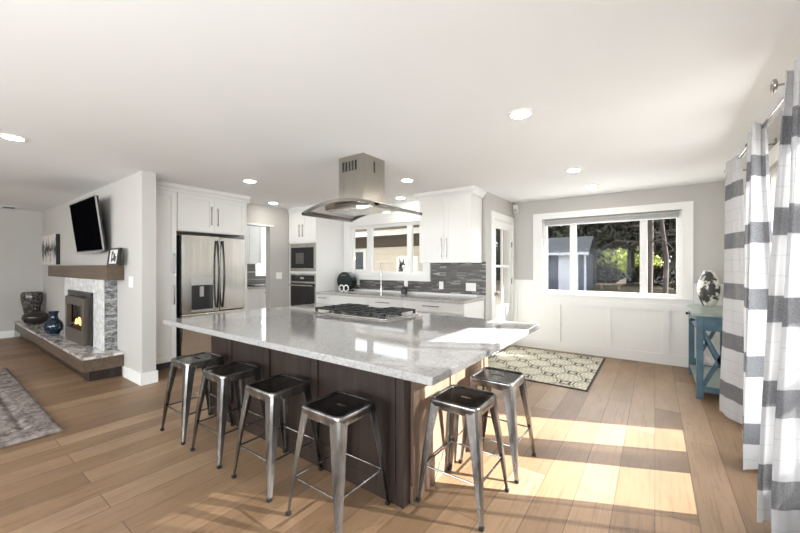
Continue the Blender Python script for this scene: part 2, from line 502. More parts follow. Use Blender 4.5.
def tag(o, label=None, cat=None, group=None, kind=None):
    if label: o['label'] = label
    if cat: o['category'] = cat
    if group: o['group'] = group
    if kind: o['kind'] = kind
    return o
def thing(name, label, cat, loc, group=None):
    o = bpy.data.objects.new(name, None)
    o.empty_display_size = 0.1
    COL.objects.link(o); o.location = loc
    return tag(o, label, cat, group)
def struct(name, mb, mat, smooth=False):
    bm_off = mb
    o = mb.build(name, mat, None, smooth)
    # structure keeps world coordinates so patterns run on across pieces
    for v in o.data.vertices: v.co += o.location
    o.location = (0, 0, 0)
    o['kind'] = 'structure'
    return o
def dup(root, loc, label, group=None, rotz=0.0):
    r = root.copy(); COL.objects.link(r); r.location = loc; r.rotation_euler = (0, 0, rotz)
    r['label'] = label
    if group: r['group'] = group
    for ch in list(root.children):
        c = ch.copy(); COL.objects.link(c); c.parent = r
        for g in list(ch.children):
            d = g.copy(); COL.objects.link(d); d.parent = c
    return r

# frames for cabinet fronts: (u along the front, w out of the front, z)
def face_yneg(at): return lambda u, w, z: (u, at - w, z)
def face_xpos(at): return lambda u, w, z: (at + w, u, z)

def shaker(fn, u0, u1, z0, z1, name, parent, mat='cab', handle=None, rail=0.06, flat=False, hmat='nickel'):
    mb = MB(fn)
    g = 0.002
    u0 += g; u1 -= g; z0 += g; z1 -= g
    if flat:
        mb.box(u0, u1, 0, 0.02, z0, z1, 0.002)
    else:
        mb.box(u0, u0+rail, 0, 0.02, z0, z1); mb.box(u1-rail, u1, 0, 0.02, z0, z1)
        mb.box(u0+rail, u1-rail, 0, 0.02, z0, z0+rail); mb.box(u0+rail, u1-rail, 0, 0.02, z1-rail, z1)
        mb.box(u0+rail-.002, u1-rail+.002, 0, 0.010, z0+rail-.002, z1-rail+.002)
    d = mb.build(name, mat, parent)
    if handle:
        kind, a, b, c = handle
        h = MB(fn)
        if kind == 'v':      # a = u, b..c = z
            h.box(a-.006, a+.006, 0.042, 0.054, b, c, .002); h.box(a-.005, a+.005, 0.02, 0.045, b+.02, b+.03); h.box(a-.005, a+.005, 0.02, 0.045, c-.03, c-.02)
        else:                # a = z, b..c = u
            h.box(b, c, 0.042, 0.054, a-.006, a+.006, .002); h.box(b+.02, b+.03, 0.02, 0.045, a-.005, a+.005); h.box(c-.03, c-.02, 0.02, 0.045, a-.005, a+.005)
        h.build('handle', hmat, d)
    return d

# ------------------------------------------------------------------ room shell
WX0, WX1 = -9.95, 0.72          # west and east faces
YN = 6.08                       # north (dining window) wall face
YK = 4.86                       # kitchen wall face
XN = -1.98                      # nook wall face
YS = -4.0
T = 0.14
fl = MB()
fl.box(WX0-T, WX1+T, YS-T, YK+.02, -0.06, 0)
fl.box(XN-.02, WX1+T, YK+.02, YN+T, -0.06, 0)
fl.box(-8.2, -5.6, YK+.02, 6.1, -0.06, 0)
struct('floor', fl, 'floor')
ce = MB()
ce.box(WX0-T, WX1+T, YS-T, YK+T, CEIL, CEIL+.1)
ce.box(XN-T, WX1+T, YK+T, YN+T, CEIL, CEIL+.1)
ce.box(-8.2, -5.6, YK+T, 6.1, CEIL, CEIL+.1)
struct('ceiling', ce, 'ceiling')

def wall_y(name, y, out, x0, x1, holes, mat='wall', z1=CEIL):
    """wall whose room face is at y; out = +1 when the wall body lies at larger y"""
    mb = MB()
    ya, yb = (y, y+T*out)
    xs = x0
    for hx0, hx1, hz0, hz1 in sorted(holes):
        mb.box(xs, hx0, ya, yb, 0, z1)
        if hz0 > 0: mb.box(hx0, hx1, ya, yb, 0, hz0)
        if hz1 < z1: mb.box(hx0, hx1, ya, yb, hz1, z1)
        xs = hx1
    mb.box(xs, x1, ya, yb, 0, z1)
    return struct(name, mb, mat)
def wall_x(name, x, out, y0, y1, holes, mat='wall', z1=CEIL):
    mb = MB()
    xa, xb = (x, x+T*out)
    ys = y0
    for hy0, hy1, hz0, hz1 in sorted(holes):
        mb.box(xa, xb, ys, hy0, 0, z1)
        if hz0 > 0: mb.box(xa, xb, hy0, hy1, 0, hz0)
        if hz1 < z1: mb.box(xa, xb, hy0, hy1, hz1, z1)
        ys = hy1
    mb.box(xa, xb, ys, y1, 0, z1)
    return struct(name, mb, mat)

DW = (-1.50, 0.30, 0.905, 2.12)      # dining window opening
wall_y('wall_north', YN, 1, XN-T, WX1+T, [DW])
KW = (-4.70, -3.03, 1.20, 2.10)     # kitchen window opening
wall_y('wall_kitchen', YK, 1, -5.67, XN-T, [KW], 'white')
ND = (5.13, 5.99, 0.0, 2.08)        # nook glass door
wall_x('wall_nook', XN, -1, YK, YN, [ND])
PD = (1.98, 4.12, 0.02, 2.12)       # patio door in the east wall
SW = (-2.7, -0.7, 0.6, 2.3)
wall_x('wall_east', WX1, 1, YS, YN, [PD, SW])
wall_y('wall_south', YS, -1, WX0, WX1, [(-3.7, -0.7, 0.6, 2.3), (-7.8, -5.4, 0.6, 2.3)])
wall_x('wall_west', WX0, -1, YS, 1.66, [])
YF = 1.52; XF = -4.72
struct('wall_fireplace', MB().box(WX0, XF, YF, YF+.14, 0, CEIL), 'wall')
XP = -5.65
wall_x('wall_pantry', XP, -1, YF+.14, 5.96, [(3.12, 3.79, 0.0, 2.07)])
struct('wall_laundry', MB().box(-7.94, -7.8, 2.6, 6.0, 0, CEIL).box(-7.94, XP-T, 5.96, 6.1, 0, CEIL).box(-7.94, XP-T, 2.46, 2.6, 0, CEIL), 'white')

# baseboards
def baseb(name, mb): return struct(name, mb, 'white')
baseb('baseboard_west', MB().box(WX0, WX0+.015, YS, 1.13, 0, .13))
baseb('baseboard_fireplace', MB().box(XF, XF+.016, YF-.016, YF+.156, 0, .135).box(-5.27, XF, YF-.016, YF, 0, .135))
baseb('baseboard_north', MB().box(XN, WX1, YN-.016, YN, 0, .145))
baseb('baseboard_east', MB().box(WX1-.016, WX1, 4.24, YN-.016, 0, .145))
# wainscot on the window wall
wb = MB()
wb.box(XN, -1.62, YN-.008, YN, .145, 1.10); wb.box(.42, WX1, YN-.008, YN, .145, 1.10); wb.box(-1.62, .42, YN-.008, YN, .145, .83)
for xb in (-1.94, -1.26, -0.565, 0.125, 0.66):
    wb.box(xb-.038, xb+.038, YN-.030, YN-.008, 0.145, .745 if -1.6 < xb < .4 else 1.03)
wb.box(XN, -1.62, YN-.020, YN-.008, 1.03, 1.10); wb.box(.42, WX1, YN-.020, YN-.008, 1.03, 1.10)
wb.box(-1.62, .42, YN-.030, YN-.008, .745, .83)
wb.box(XN, -1.62, YN-.034, YN, 1.10, 1.125); wb.box(.42, WX1, YN-.034, YN, 1.10, 1.125)
struct('trim_1', wb, 'white')
# doorway head in the pantry wall
struct('trim_2', MB().box(XP, XP+.02, 3.10, 3.86, 2.07, 2.10), 'white')

# dining window
x0, x1, z0, z1 = DW
w = MB()
c = .145
w.box(x0-c, x0, YN-.022, YN, z0-.075, z1+.10); w.box(x1, x1+c-.03, YN-.022, YN, z0-.075, z1+.10)
w.box(x0, x1, YN-.022, YN, z1, z1+.10); w.box(x0, x1, YN-.022, YN, z0-.075, z0)
w.box(x0-c, x1+c-.03, YN-.045, YN+.02, z0-.012, z0+.012)      # stool
win1 = struct('window_1', w, 'white')
f = MB()
ya, yb = YN+.045, YN+.095
fx0, fx1, fz0, fz1 = x0, x1, z0+.012, z1
for a, b, cc, d in ((fx0, fx1, fz0, fz0+.05), (fx0, fx1, fz1-.05, fz1)): f.box(a, b, ya, yb, cc, d)
for a, b in ((fx0, fx0+.06), (fx1-.06, fx1), (-1.095, -1.005), (-0.175, -0.085)): f.box(a, b, ya-.01, yb, fz0, fz1)
fr = f.build('window_frame', 'white', win1)
MB().box(fx0+.05, fx1-.05, YN+.07, YN+.074, fz0+.04, fz1-.04).build('window_pane', 'glass', win1)

# kitchen window
x0, x1, z0, z1 = KW
w = MB()
w.box(x0-.12, x0, YK-.022, YK, z0-.09, z1+.11); w.box(x1, x1+.12, YK-.022, YK, z0-.09, z1+.11)
w.box(x0, x1, YK-.022, YK, z1, z1+.11); w.box(x0, x1, YK-.022, YK, z0-.09, z0)
w.box(x0-.12, x1+.12, YK-.035, YK+.02, z0-.012, z0+.012)
win2 = struct('window_2', w, 'white')
f = MB()
ya, yb = YK+.05, YK+.10
fz0, fz1 = z0+.012, z1
for cc, d in ((fz0, fz0+.05), (fz1-.05, fz1)): f.box(x0, x1, ya, yb, cc, d)
for a, b in ((x0, x0+.055), (x1-.055, x1), (-4.30, -4.19), (-3.40, -3.31)): f.box(a, b, ya-.01, yb, fz0, fz1)
f.box(x0+.055, -4.30, ya-.005, yb-.02, fz0+.05, fz0+.085)
f.build('window_frame', 'white', win2)
MB().box(x0+.05, x1-.05, YK+.075, YK+.079, fz0+.04, fz1-.04).build('window_pane', 'glass', win2)

# nook glass door
y0, y1, z0, z1 = ND
w = MB()
w.box(XN, XN+.022, y0-.095, y0, 0, z1+.1); w.box(XN, XN+.022, y1, y1+.075, 0, z1+.1); w.box(XN, XN+.022, y0, y1, z1, z1+.1)
w.box(XN-T, XN, y0, y0+.012, 0, z1); w.box(XN-T, XN, y1-.012, y1, 0, z1); w.box(XN-T, XN, y0, y1, z1-.012, z1)
struct('trim_3', w, 'white')
d = MB()
xa, xb = XN-.05, XN-.008
d.box(xa, xb, y0+.015, 5.27, .012, 2.065); d.box(xa, xb, 5.89, y1-.015, .012, 2.065)
d.box(xa, xb, 5.27, 5.89, .012, .73); d.box(xa, xb, 5.27, 5.89, 1.95, 2.065)
d.box(xa+.006, xb-.006, 5.565, 5.60, .73, 1.95); d.box(xa+.006, xb-.006, 5.27, 5.89, 1.335, 1.375)
dr = struct('door_1', d, 'white')
MB().box(XN-.031, XN-.027, 5.26, 5.90, .72, 1.96).build('door_pane', 'glass', dr)
hg = MB()
for hz in (1.72, 1.10, .28): hg.box(XN-.008, XN+.012, 5.97, 5.995, hz-.045, hz+.045)
hg.build('door_hinge', 'nickel', dr)
kn = MB(); kn.lathe((XN+.03, 5.18, .93), [(.012, -.03), (.03, -.02), (.03, .02), (.012, .03)], 14)
kn.build('door_knob', 'nickel', dr)

# patio door in the east wall, two tall glazed leaves over a solid bottom panel
y0, y1, z0, z1 = PD
w = MB()
w.box(WX1-.022, WX1, y0-.09, y0, 0, z1+.1); w.box(WX1-.022, WX1, y1, y1+.09, 0, z1+.1); w.box(WX1-.022, WX1, y0, y1, z1, z1+.1)
struct('trim_4', w, 'white')
d = MB()
xa, xb = WX1+.035, WX1+.08
ym = 3.34
for a, b in ((y0, ym), (ym, y1)):
    d.box(xa, xb, a, a+.09, z0, z1); d.box(xa, xb, b-.09, b, z0, z1)
    d.box(xa, xb, a+.09, b-.09, z0, .35); d.box(xa, xb, a+.09, b-.09, z1-.05, z1)
dr2 = struct('door_2', d, 'white')
for a, b in ((y0, ym), (ym, y1)):
    MB().box(WX1+.055, WX1+.059, a+.08, b-.08, .33, z1-.04).build('door_pane', 'glass', dr2)
# unseen windows added behind the camera to go with the fill lamps
def back_window(name, mb, pane):
    o = struct(name, mb, 'white'); pane.build('window_pane', 'glass', o)
for i, (a, b) in enumerate(((-3.7, -.7), (-7.8, -5.4))):
    w = MB()
    for u0, u1, v0, v1 in ((a, b, .6, .66), (a, b, 2.24, 2.3), (a, a+.06, .66, 2.24), (b-.06, b, .66, 2.24), ((a+b)/2-.04, (a+b)/2+.04, .66, 2.24)):
        w.box(u0, u1, YS-.10, YS-.04, v0, v1)
    back_window('window_%d' % (3+i), w, MB().box(a+.03, b-.03, YS-.072, YS-.068, .63, 2.27))
w = MB()
for u0, u1, v0, v1 in ((-2.7, -.7, .6, .66), (-2.7, -.7, 2.24, 2.3), (-2.7, -2.64, .66, 2.24), (-.76, -.7, .66, 2.24), (-1.74, -1.66, .66, 2.24)):
    w.box(WX1+.04, WX1+.10, u0, u1, v0, v1)
back_window('window_5', w, MB().box(WX1+.068, WX1+.072, -2.67, -.73, .63, 2.27))

# mosaic splashback (structure trim)
bs = MB()
bs.box(-4.855, -2.90, YK-.012, YK, .935, 1.11); bs.box(-2.90, XN, YK-.012, YK, .935, 1.42)
struct('trim_5', bs, 'tile')

# ------------------------------------------------------------------ kitchen island
IX0, IX1, IY0, IY1 = -3.34, -0.725, 1.225, 2.86
BX0, BX1, BY0, BY1 = -3.30, -1.135, 1.60, 2.80
isl = thing('kitchen_island', 'dark-stained wooden island cabinet with framed panels under the pale quartz worktop', 'kitchen island', ((BX0+BX1)/2, (BY0+BY1)/2, 0))
b = MB()
b.box(BX0, BX1, BY0+.02, BY1-.02, .0, .865)
b.build('cabinet_body', 'darkwood', isl)
fn = face_yneg(BY0+.02)
cuts = [BX0, -3.02, -2.47, -1.92, BX1-.055]
for u0, u1 in zip(cuts, cuts[1:]):
    if u1-u0 > .4:
        shaker(fn, u0, u1, .10, .862, 'front_panel', isl, 'darkwood', rail=.07)
    else:
        shaker(fn, u0, u1, .10, .862, 'front_panel', isl, 'darkwood', flat=True)
MB().box(BX0, BX1-.055, BY0, BY0+.02, 0, .098, .002).build('baseboard', 'darkwood', isl)
MB().box(BX1-.05, BX1+.004, BY0-.002, BY0+.06, 0, .864, .002).build('corner_post', 'darkwood', isl)
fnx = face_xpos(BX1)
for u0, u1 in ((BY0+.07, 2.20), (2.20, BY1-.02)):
    shaker(fnx, u0, u1, .10, .862, 'end_panel', isl, 'endwood_lit', rail=.07)
MB().box(BX1, BX1+.018, BY0+.065, BY1-.02, 0, .098, .002).build('baseboard', 'endwood_lit', isl)
bk = [BX0, -2.76, -2.22, -1.68, BX1]
fb = lambda u, w, z: (u, BY1-.02+w, z)
for u0, u1 in zip(bk, bk[1:]):
    shaker(fb, u0, u1, .10, .862, 'cabinet_door', isl, 'darkwood', ('v', u1-.05, .62, .80))
tp = MB().box(IX0, IX1, IY0, IY1, .866, .904, .006)
tag(tp.build('island_worktop', 'quartz'), 'long pale speckled quartz worktop on the dark wooden island', 'worktop')

# cooktop
CX0, CX1, CY0, CY1 = -2.68, -1.79, 2.27, 2.76
zt = .9045
ck = thing('gas_cooktop', 'stainless gas cooktop with black cast iron grates on the island worktop', 'cooktop', ((CX0+CX1)/2, (CY0+CY1)/2, zt))
MB().box(CX0, CX1, CY0, CY1, zt, zt+.012, .005).build('tray', 'steel', ck)
third = (CX1-CX0-.03)/3
for i in range(3):
    a = CX0+.015+i*third; b2 = a+third-.006
    y0, y1 = CY0+.012, CY1-.012
    if i == 1: y1 -= .12
    g = MB()
    zt2 = zt+.050
    r = .006
    for (p, q) in (((a+r, y0+r), (b2-r, y0+r)), ((a+r, y1-r), (b2-r, y1-r)), ((a+r, y0+r), (a+r, y1-r)), ((b2-r, y0+r), (b2-r, y1-r))):
        g.box(min(p[0], q[0])-r, max(p[0], q[0])+r, min(p[1], q[1])-r, max(p[1], q[1])+r, zt2-.014, zt2)
    mx, my = (a+b2)/2, (y0+y1)/2
    g.box(mx-.006, mx+.006, y0, y1, zt2-.012, zt2+.004)
    for yy in ((y0*3+y1)/4, my, (y0+3*y1)/4):
        g.box(a, b2, yy-.006, yy+.006, zt2-.012, zt2+.004)
    for xx in (a, b2-.018):
        for yy in (y0, y1-.018, my-.009):
            g.box(xx, xx+.018, yy, yy+.018, zt+.012, zt2-.010)
    g.build('grate', 'iron', ck)
    for yy in ((CY0+.13, CY1-.13) if i != 1 else (my,)):
        bb = MB(); bb.lathe((mx, yy, zt+.012), [(.05, 0), (.05, .008), (.038, .010), (.038, .018), (.0, .019)][:4], 20)
        bb.build('burner', 'black', ck, True)
for k in range(5):
    kx = (CX0+CX1)/2-.11+k*.055
    kb = MB(); kb.lathe((kx, CY1-.065, zt+.012), [(.020, 0), (.020, .012), (.016, .030), (.012, .031)], 16)
    kb.build('control_knob', 'silver', ck, True)

# range hood
HX, HY = -2.42, 2.68
hd = thing('range_hood', 'stainless island range hood with square chimney and wide curved canopy under the ceiling', 'range hood', (HX, HY, CEIL))
cw = .165
ch = MB().box(HX-cw, HX+cw, HY-cw, HY+cw, 1.96, CEIL-.001, .003)
chim = ch.build('chimney', 'hoodsteel', hd)
for k in range(5):
    v = MB()
    xx = HX-cw+.055+k*.042
    v.box(xx, xx+.022, HY-cw-.002, HY-cw+.002, 2.29, 2.385)
    v.build('vent_slot', 'black', chim)
v = MB()
v.box(HX+cw-.002, HX+cw+.002, HY-.008, HY+.008, 2.28, 2.39)
v.build('vent_slot', 'black', chim)
HW, HD = .497, .36
def arch(t): return 1.884 + .085*(1-t*t)
def canopy_sheet(mb, lo, hi, x_in, y_in, n=24):
    for i in range(n):
        ta, tb = -1+2*i/n, -1+2*(i+1)/n
        xa, xb = HX+ta*x_in, HX+tb*x_in
        za, zb = arch(ta*x_in/HW), arch(tb*x_in/HW)
        vs = []
        for y in (HY-y_in, HY+y_in):
            for (x, z) in ((xa, za), (xb, zb)):
                vs.append(mb.bm.verts.new((x, y, z+lo))); vs.append(mb.bm.verts.new((x, y, z+hi)))
        a0, a1, b0, b1, c0, c1, d0, d1 = vs
        mb.bm.faces.new((a0, b0, d0, c0)); mb.bm.faces.new((a1, c1, d1, b1))
        mb.bm.faces.new((a0, a1, b1, b0)); mb.bm.faces.new((c0, d0, d1, c1))
        if i == 0: mb.bm.faces.new((a0, c0, c1, a1))
        if i == n-1: mb.bm.faces.new((b0, b1, d1, d0))
mb = MB(); canopy_sheet(mb, 0.004, 0.012, HW-.02, HD-.02)
mb.build('canopy', 'brightsteel', hd, True)
rim = MB()
n = 24
for i in range(n):
    ta, tb = -1+2*i/n, -1+2*(i+1)/n
    for ya, yb in ((HY-HD, HY-HD+.022), (HY+HD-.022, HY+HD)):
        P = []
        for t in (ta, tb):
            for y in (ya, yb):
                for dz in (-.012, .014):
                    P.append(rim.bm.verts.new((HX+t*HW, y, arch(t)+dz)))
        for q in ((0, 1, 3, 2), (4, 6, 7, 5), (0, 4, 5, 1), (2, 3, 7, 6), (0, 2, 6, 4), (1, 5, 7, 3)):
            rim.bm.faces.new([P[j] for j in q])
for xa, xb in ((HX-HW, HX-HW+.03), (HX+HW-.03, HX+HW)):
    rim.box(xa, xb, HY-HD, HY+HD, 1.872, 1.898)
rim.build('canopy_rim', 'darksteel', hd)
body = MB()
body.box(HX-.30, HX+.30, HY-.225, HY+.225, 1.916, 1.966, .006)
bd = body.build('motor_housing', 'steel', hd)
fl_ = MB()
for xx in (HX-.29, HX+.005): fl_.box(xx, xx+.285, HY-.17, HY+.17, 1.909, 1.916)
fl_.build('grease_filter', 'brightsteel', bd)
for yy in (HY-.198, HY+.198):
    lm = MB(); lm.lathe((HX+.16, yy, 1.909), [(.034, 0), (.034, .007), (.01, .007)], 18)
    lm.build('hood_lamp', 'hoodlamp', bd)

# ------------------------------------------------------------------ bar stools
def rsq(h, z, r=.035, n=5):
    pts = []
    for cx, cy, a0 in ((h-r, h-r, 0), (-h+r, h-r, PI/2), (-h+r, -h+r, PI), (h-r, -h+r, 1.5*PI)):
        for k in range(n+1):
            a = a0+PI/2*k/n
            pts.append((cx+r*math.cos(a), cy+r*math.sin(a), z))
    return pts
def slot(z, a=.034, b=.013, n=6):
    pts = []
    for cx, a0 in ((a, -PI/2), (-a, PI/2)):
        for k in range(n+1):
            t = a0+PI*k/n
            pts.append((cx+b*math.cos(t), b*math.sin(t), z))
    return pts
SZ = .594
def make_stool():
    t = thing('bar_stool', '', 'bar stool', (0, 0, 0), 'gunmetal bar stools around the island')
    # recessed seat pan with a hand slot through it
    mb = MB(); bm = mb.bm
    loops = []
    for z in (SZ-.008, SZ-.011):
        o_ = [bm.verts.new(p) for p in rsq(.134, z)]; s_ = [bm.verts.new(p) for p in slot(z)]
        eo = [bm.edges.new((o_[i], o_[(i+1) % len(o_)])) for i in range(len(o_))]
        es = [bm.edges.new((s_[i], s_[(i+1) % len(s_)])) for i in range(len(s_))]
        bmesh.ops.triangle_fill(bm, use_beauty=True, edges=eo+es)
        loops.append((o_, s_))
    for A, B in zip(loops[0], loops[1]):
        for i in range(len(A)):
            j = (i+1) % len(A); bm.faces.new((A[i], A[j], B[j], B[i]))
    mb.build('seat', 'seat', t)
    # rolled rim and apron
    mb = MB(); bm = mb.bm
    prof = [(.130, SZ-.012), (.133, SZ-.006), (.139, SZ), (.147, SZ), (.152, SZ-.006), (.153, SZ-.022), (.149, SZ-.027), (.148, SZ-.055), (.144, SZ-.055), (.144, SZ-.020), (.130, SZ-.013)]
    rings = [[bm.verts.new(p) for p in rsq(h, z, .036)] for h, z in prof]
    for A, B in zip(rings, rings[1:]+rings[:1]):
        for i in range(len(A)):
            j = (i+1) % len(A); bm.faces.new((A[i], A[j], B[j], B[i]))
    mb.build('seat_rim', 'gun', t, True, 50)
    # four splayed folded legs
    for sx in (-1, 1):
        for sy in (-1, 1):
            mb = MB(); bm = mb.bm
            rings = []
            for z, off, wd in ((SZ-.020, .146, .066), (SZ-.075, .153, .062), (.30, .178, .045), (.018, .200, .021)):
                th = .004
                ex = .012 if wd > .04 else .008
                pl = [(0, -wd), (0, -ex), (-ex, 0), (-wd, 0), (-wd, -th), (-ex-.002, -th), (-th, -ex-.002), (-th, -wd)]
                rings.append([bm.verts.new((sx*(off+a), sy*(off+b_), z)) for a, b_ in pl])
            for A, B in zip(rings, rings[1:]):
                for i in range(8):
                    j = (i+1) % 8; bm.faces.new((A[i], A[j], B[j], B[i]))
            bm.faces.new(rings[0]); bm.faces.new(rings[-1])
            leg = mb.build('leg', 'gun', t, True, 40)
            ft = MB()
            ft.box(sx*.180, sx*.204, sy*.180, sy*.204, 0, .020, .004)
            ft.build('rubber_foot', 'rubber', leg)
    q = .182
    for a, b_ in (((-q, -q), (q, -q)), ((q, -q), (q, q)), ((q, q), (-q, q)), ((-q, q), (-q, -q))):
        k = .93
        mb = MB(); mb.tube([(a[0]*k, a[1]*k, .205), (b_[0]*k, b_[1]*k, .205)], .0055, 8)
        mb.build('footrest_bar', 'gun', t, True)
    return t
stool = make_stool()
for i, (x, y, lb) in enumerate([
    (-3.09, 1.39, 'gunmetal bar stool at the far end of the island front, nearest the fridge'),
    (-2.555, 1.39, 'gunmetal bar stool second from the fridge along the island front'),
    (-1.985, 1.39, 'gunmetal bar stool third from the fridge along the island front'),
    (-1.42, 1.385, 'gunmetal bar stool on the island front beside the corner post, its near foot cut off'),
    (-0.91, 1.895, 'gunmetal bar stool at the island end nearest the camera, standing in the sun patch'),
    (-0.89, 2.40, 'gunmetal bar stool at the island end farther away, beside the medallion rug')]):
    if i == 0:
        stool.location = (x, y, 0); stool['label'] = lb
    else:
        dup(stool, (x, y, 0), lb)

# ------------------------------------------------------------------ pantry and fridge wall
PXF = -5.15
fnp = face_xpos(PXF-.02)
pc = thing('pantry_cabinet', 'tall white pantry cabinet between the fireplace wall and the fridge', 'cabinet', (-5.4, 1.87, 0))
MB().box(XP+.003, PXF-.021, 1.665, 2.05, 0.10, 2.365).build('cabinet_body', 'cab', pc)
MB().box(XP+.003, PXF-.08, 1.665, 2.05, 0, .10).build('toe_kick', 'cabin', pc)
shaker(fnp, 1.665, 2.048, 1.205, 2.34, 'cabinet_door', pc, 'cab', ('v', 2.012, 1.25, 1.53))
shaker(fnp, 1.665, 2.048, .10, 1.195, 'cabinet_door', pc, 'cab', ('v', 2.012, .85, 1.11))
oc = thing('over_fridge_cabinet', 'white two-door cabinet above the fridge with slim bar handles', 'cabinet', (-5.4, 2.56, 1.83))
MB().box(XP+.003, PXF-.021, 2.055, 3.06, 1.83, 2.365).build('cabinet_body', 'cab', oc)
shaker(fnp, 2.06, 2.54, 1.84, 2.34, 'cabinet_door', oc, 'cab', ('v', 2.495, 1.94, 2.20))
shaker(fnp, 2.54, 3.02, 1.84, 2.34, 'cabinet_door', oc, 'cab', ('v', 2.585, 1.93, 2.19))
MB().box(XP+.003, PXF-.02, 3.022, 3.06, 0, 1.83).build('side_panel', 'cab', oc)
crm = MB()
crm.prism([(PXF-.02, 2.34), (PXF+.004, 2.34), (PXF+.010, 2.375), (PXF+.030, 2.40), (PXF+.038, 2.44), (PXF-.02, 2.44)], 1.665, 3.085, 'y')
struct('trim_6', crm, 'cab')

FX = -5.13
fr = thing('refrigerator', 'large stainless french-door refrigerator with a water dispenser', 'refrigerator', (-5.4, 2.53, 0))
MB().box(XP+.02, FX-.065, 2.10, 2.995, .03, 1.775).build('body', 'black', fr)
MB().box(XP+.04, FX-.09, 2.12, 2.98, 0, .03).build('base_grille', 'black', fr)
def fdoor(y0, y1, z0, z1):
    return MB().box(FX-.06, FX+.005, y0, y1, z0, z1, .012)
dl = MB()
DY0, DY1, DZ0, DZ1 = 2.225, 2.515, .73, 1.22
xa, xb = FX-.06, FX+.005
for a, b_, c_, d_ in ((2.10, DY0, .71, 1.775), (DY1, 2.598, .71, 1.775), (DY0, DY1, DZ1, 1.775), (DY0, DY1, .71, DZ0)):
    dl.box(xa, xb, a, b_, c_, d_)
dl.box(xa, xa+.015, DY0, DY1, DZ0, DZ1)
dl = dl.build('left_door', 'fridgesteel', fr)
dsp = MB()
dsp.box(FX-.045, FX-.035, DY0, DY1, DZ0, 1.09)
disp = dsp.build('dispenser', 'black', dl)
dr_ = fdoor(2.603, 2.995, .71, 1.775).build('right_door', 'fridgesteel', fr)
fdz = fdoor(2.10, 2.995, .06, .70).build('freezer_drawer', 'fridgesteel', fr)
MB().box(FX-.04, FX+.010, DY0, DY1, 1.09, DZ1, .004).build('dispenser_display', 'silver', dl)
MB().box(FX-.036, FX-.010, 2.345, 2.395, .93, 1.07, .004).build('dispenser_paddle', 'silver', dl)
MB().box(FX-.04, FX+.008, DY0, DY1, DZ0, DZ0+.02).build('drip_tray', 'silver', dl)
for yy, par in ((2.562, dl), (2.640, dr_)):
    pts = []
    for k in range(13):
        t = k/12
        pts.append((FX+.028+.045*math.sin(PI*t), yy, .76+.96*t))
    hb = MB(); hb.tube(pts, .014, 12)
    hb.tube([(FX, yy, .775), (FX+.03, yy, .775)], .012, 10); hb.tube([(FX, yy, 1.705), (FX+.03, yy, 1.705)], .012, 10)
    hb.build('handle', 'bar', par, True)
hb = MB(); hb.tube([(FX+.05, 2.18, .63), (FX+.05, 2.92, .63)], .013, 10)
for yy in (2.22, 2.88): hb.tube([(FX, yy, .63), (FX+.05, yy, .63)], .01, 8)
hb.build('handle', 'darksteel', fdz, True)

# light switch between pantry doorway and oven tower
def switch_plate(fn, u, z, wd, ht, n, lb, cat, name='light_switch', grp=None):
    t = MB(fn).box(u-wd/2, u+wd/2, 0, .006, z-ht/2, z+ht/2, .002)
    o = t.build(name, 'plastic'); tag(o, lb, cat, grp)
    for k in range(n):
        uu = u + (k-(n-1)/2)*.046
        r = MB(fn).box(uu-.016, uu+.016, .006, .009, z-.033, z+.033, .001)
        r.build('rocker' if name == 'light_switch' else 'socket', 'plastic', o)
    return o
switch_plate(face_xpos(XP), 3.975, 1.18, .125, .125, 2, 'white light switch plate on the grey wall left of the ovens', 'light switch')
switch_plate(face_yneg(YF), -5.06, 1.165, .13, .13, 2, 'white light switch plate on the wall below the mantel right end', 'light switch')

# ------------------------------------------------------------------ oven tower
TX0, TX1, TY = -5.64, -4.862, 4.20
ot = thing('oven_cabinet', 'tall white cabinet holding the microwave and wall oven, two doors on top', 'cabinet', ((TX0+TX1)/2, 4.5, 0))
c = MB()
c.box(TX0, TX0+.035, TY, YK-.003, .1, 2.38); c.box(TX1-.02, TX1, TY, YK-.003, .1, 2.38)
c.box(TX0+.035, TX1-.02, TY+.52, YK-.003, .1, 2.38); c.box(TX0+.035, TX1-.02, TY, YK-.12, 1.775, 2.38)
c.box(TX0+.035, TX1-.02, TY, TY+.52, 1.222, 1.262); c.box(TX0+.035, TX1-.02, TY, TY+.52, .10, .47)
c.build('cabinet_body', 'cab', ot)
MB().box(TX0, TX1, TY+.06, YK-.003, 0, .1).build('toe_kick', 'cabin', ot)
fnt = face_yneg(TY)
xm = (TX0+TX1)/2
shaker(fnt, TX0, xm, 1.80, 2.36, 'cabinet_door', ot, 'cab', ('v', xm-.045, 1.89, 2.12))
shaker(fnt, xm, TX1, 1.80, 2.36, 'cabinet_door', ot, 'cab', ('v', xm+.045, 1.89, 2.12))
shaker(fnt, TX0, TX1, .10, .465, 'drawer', ot, 'cab', ('h', .38, xm-.1, xm+.1))
crm = MB().prism([(TY, 2.36), (TY-.022, 2.36), (TY-.03, 2.385), (TY-.05, 2.41), (TY-.056, 2.44), (TY, 2.44)], TX0, TX1+.02, 'x')
struct('trim_7', crm, 'cab')
mw = thing('microwave', 'built-in stainless microwave above the wall oven', 'microwave', (xm, 4.4, 1.264))
a, b_ = TX0+.038, TX1-.024
MB().box(a+.01, b_-.01, TY+.02, TY+.45, 1.266, 1.77).build('body', 'black', mw)
k = MB()
k.box(a, b_, TY-.012, TY+.02, 1.70, 1.772); k.box(a, b_, TY-.012, TY+.02, 1.264, 1.318); k.box(a, a+.03, TY-.012, TY+.02, 1.318, 1.70); k.box(b_-.05, b_, TY-.012, TY+.02, 1.318, 1.70)
k.build('trim_frame', 'steel', mw)
mdoor = MB().box(a+.03, b_-.05, TY-.016, TY+.018, 1.318, 1.70, .003).build('door', 'blackglass', mw)
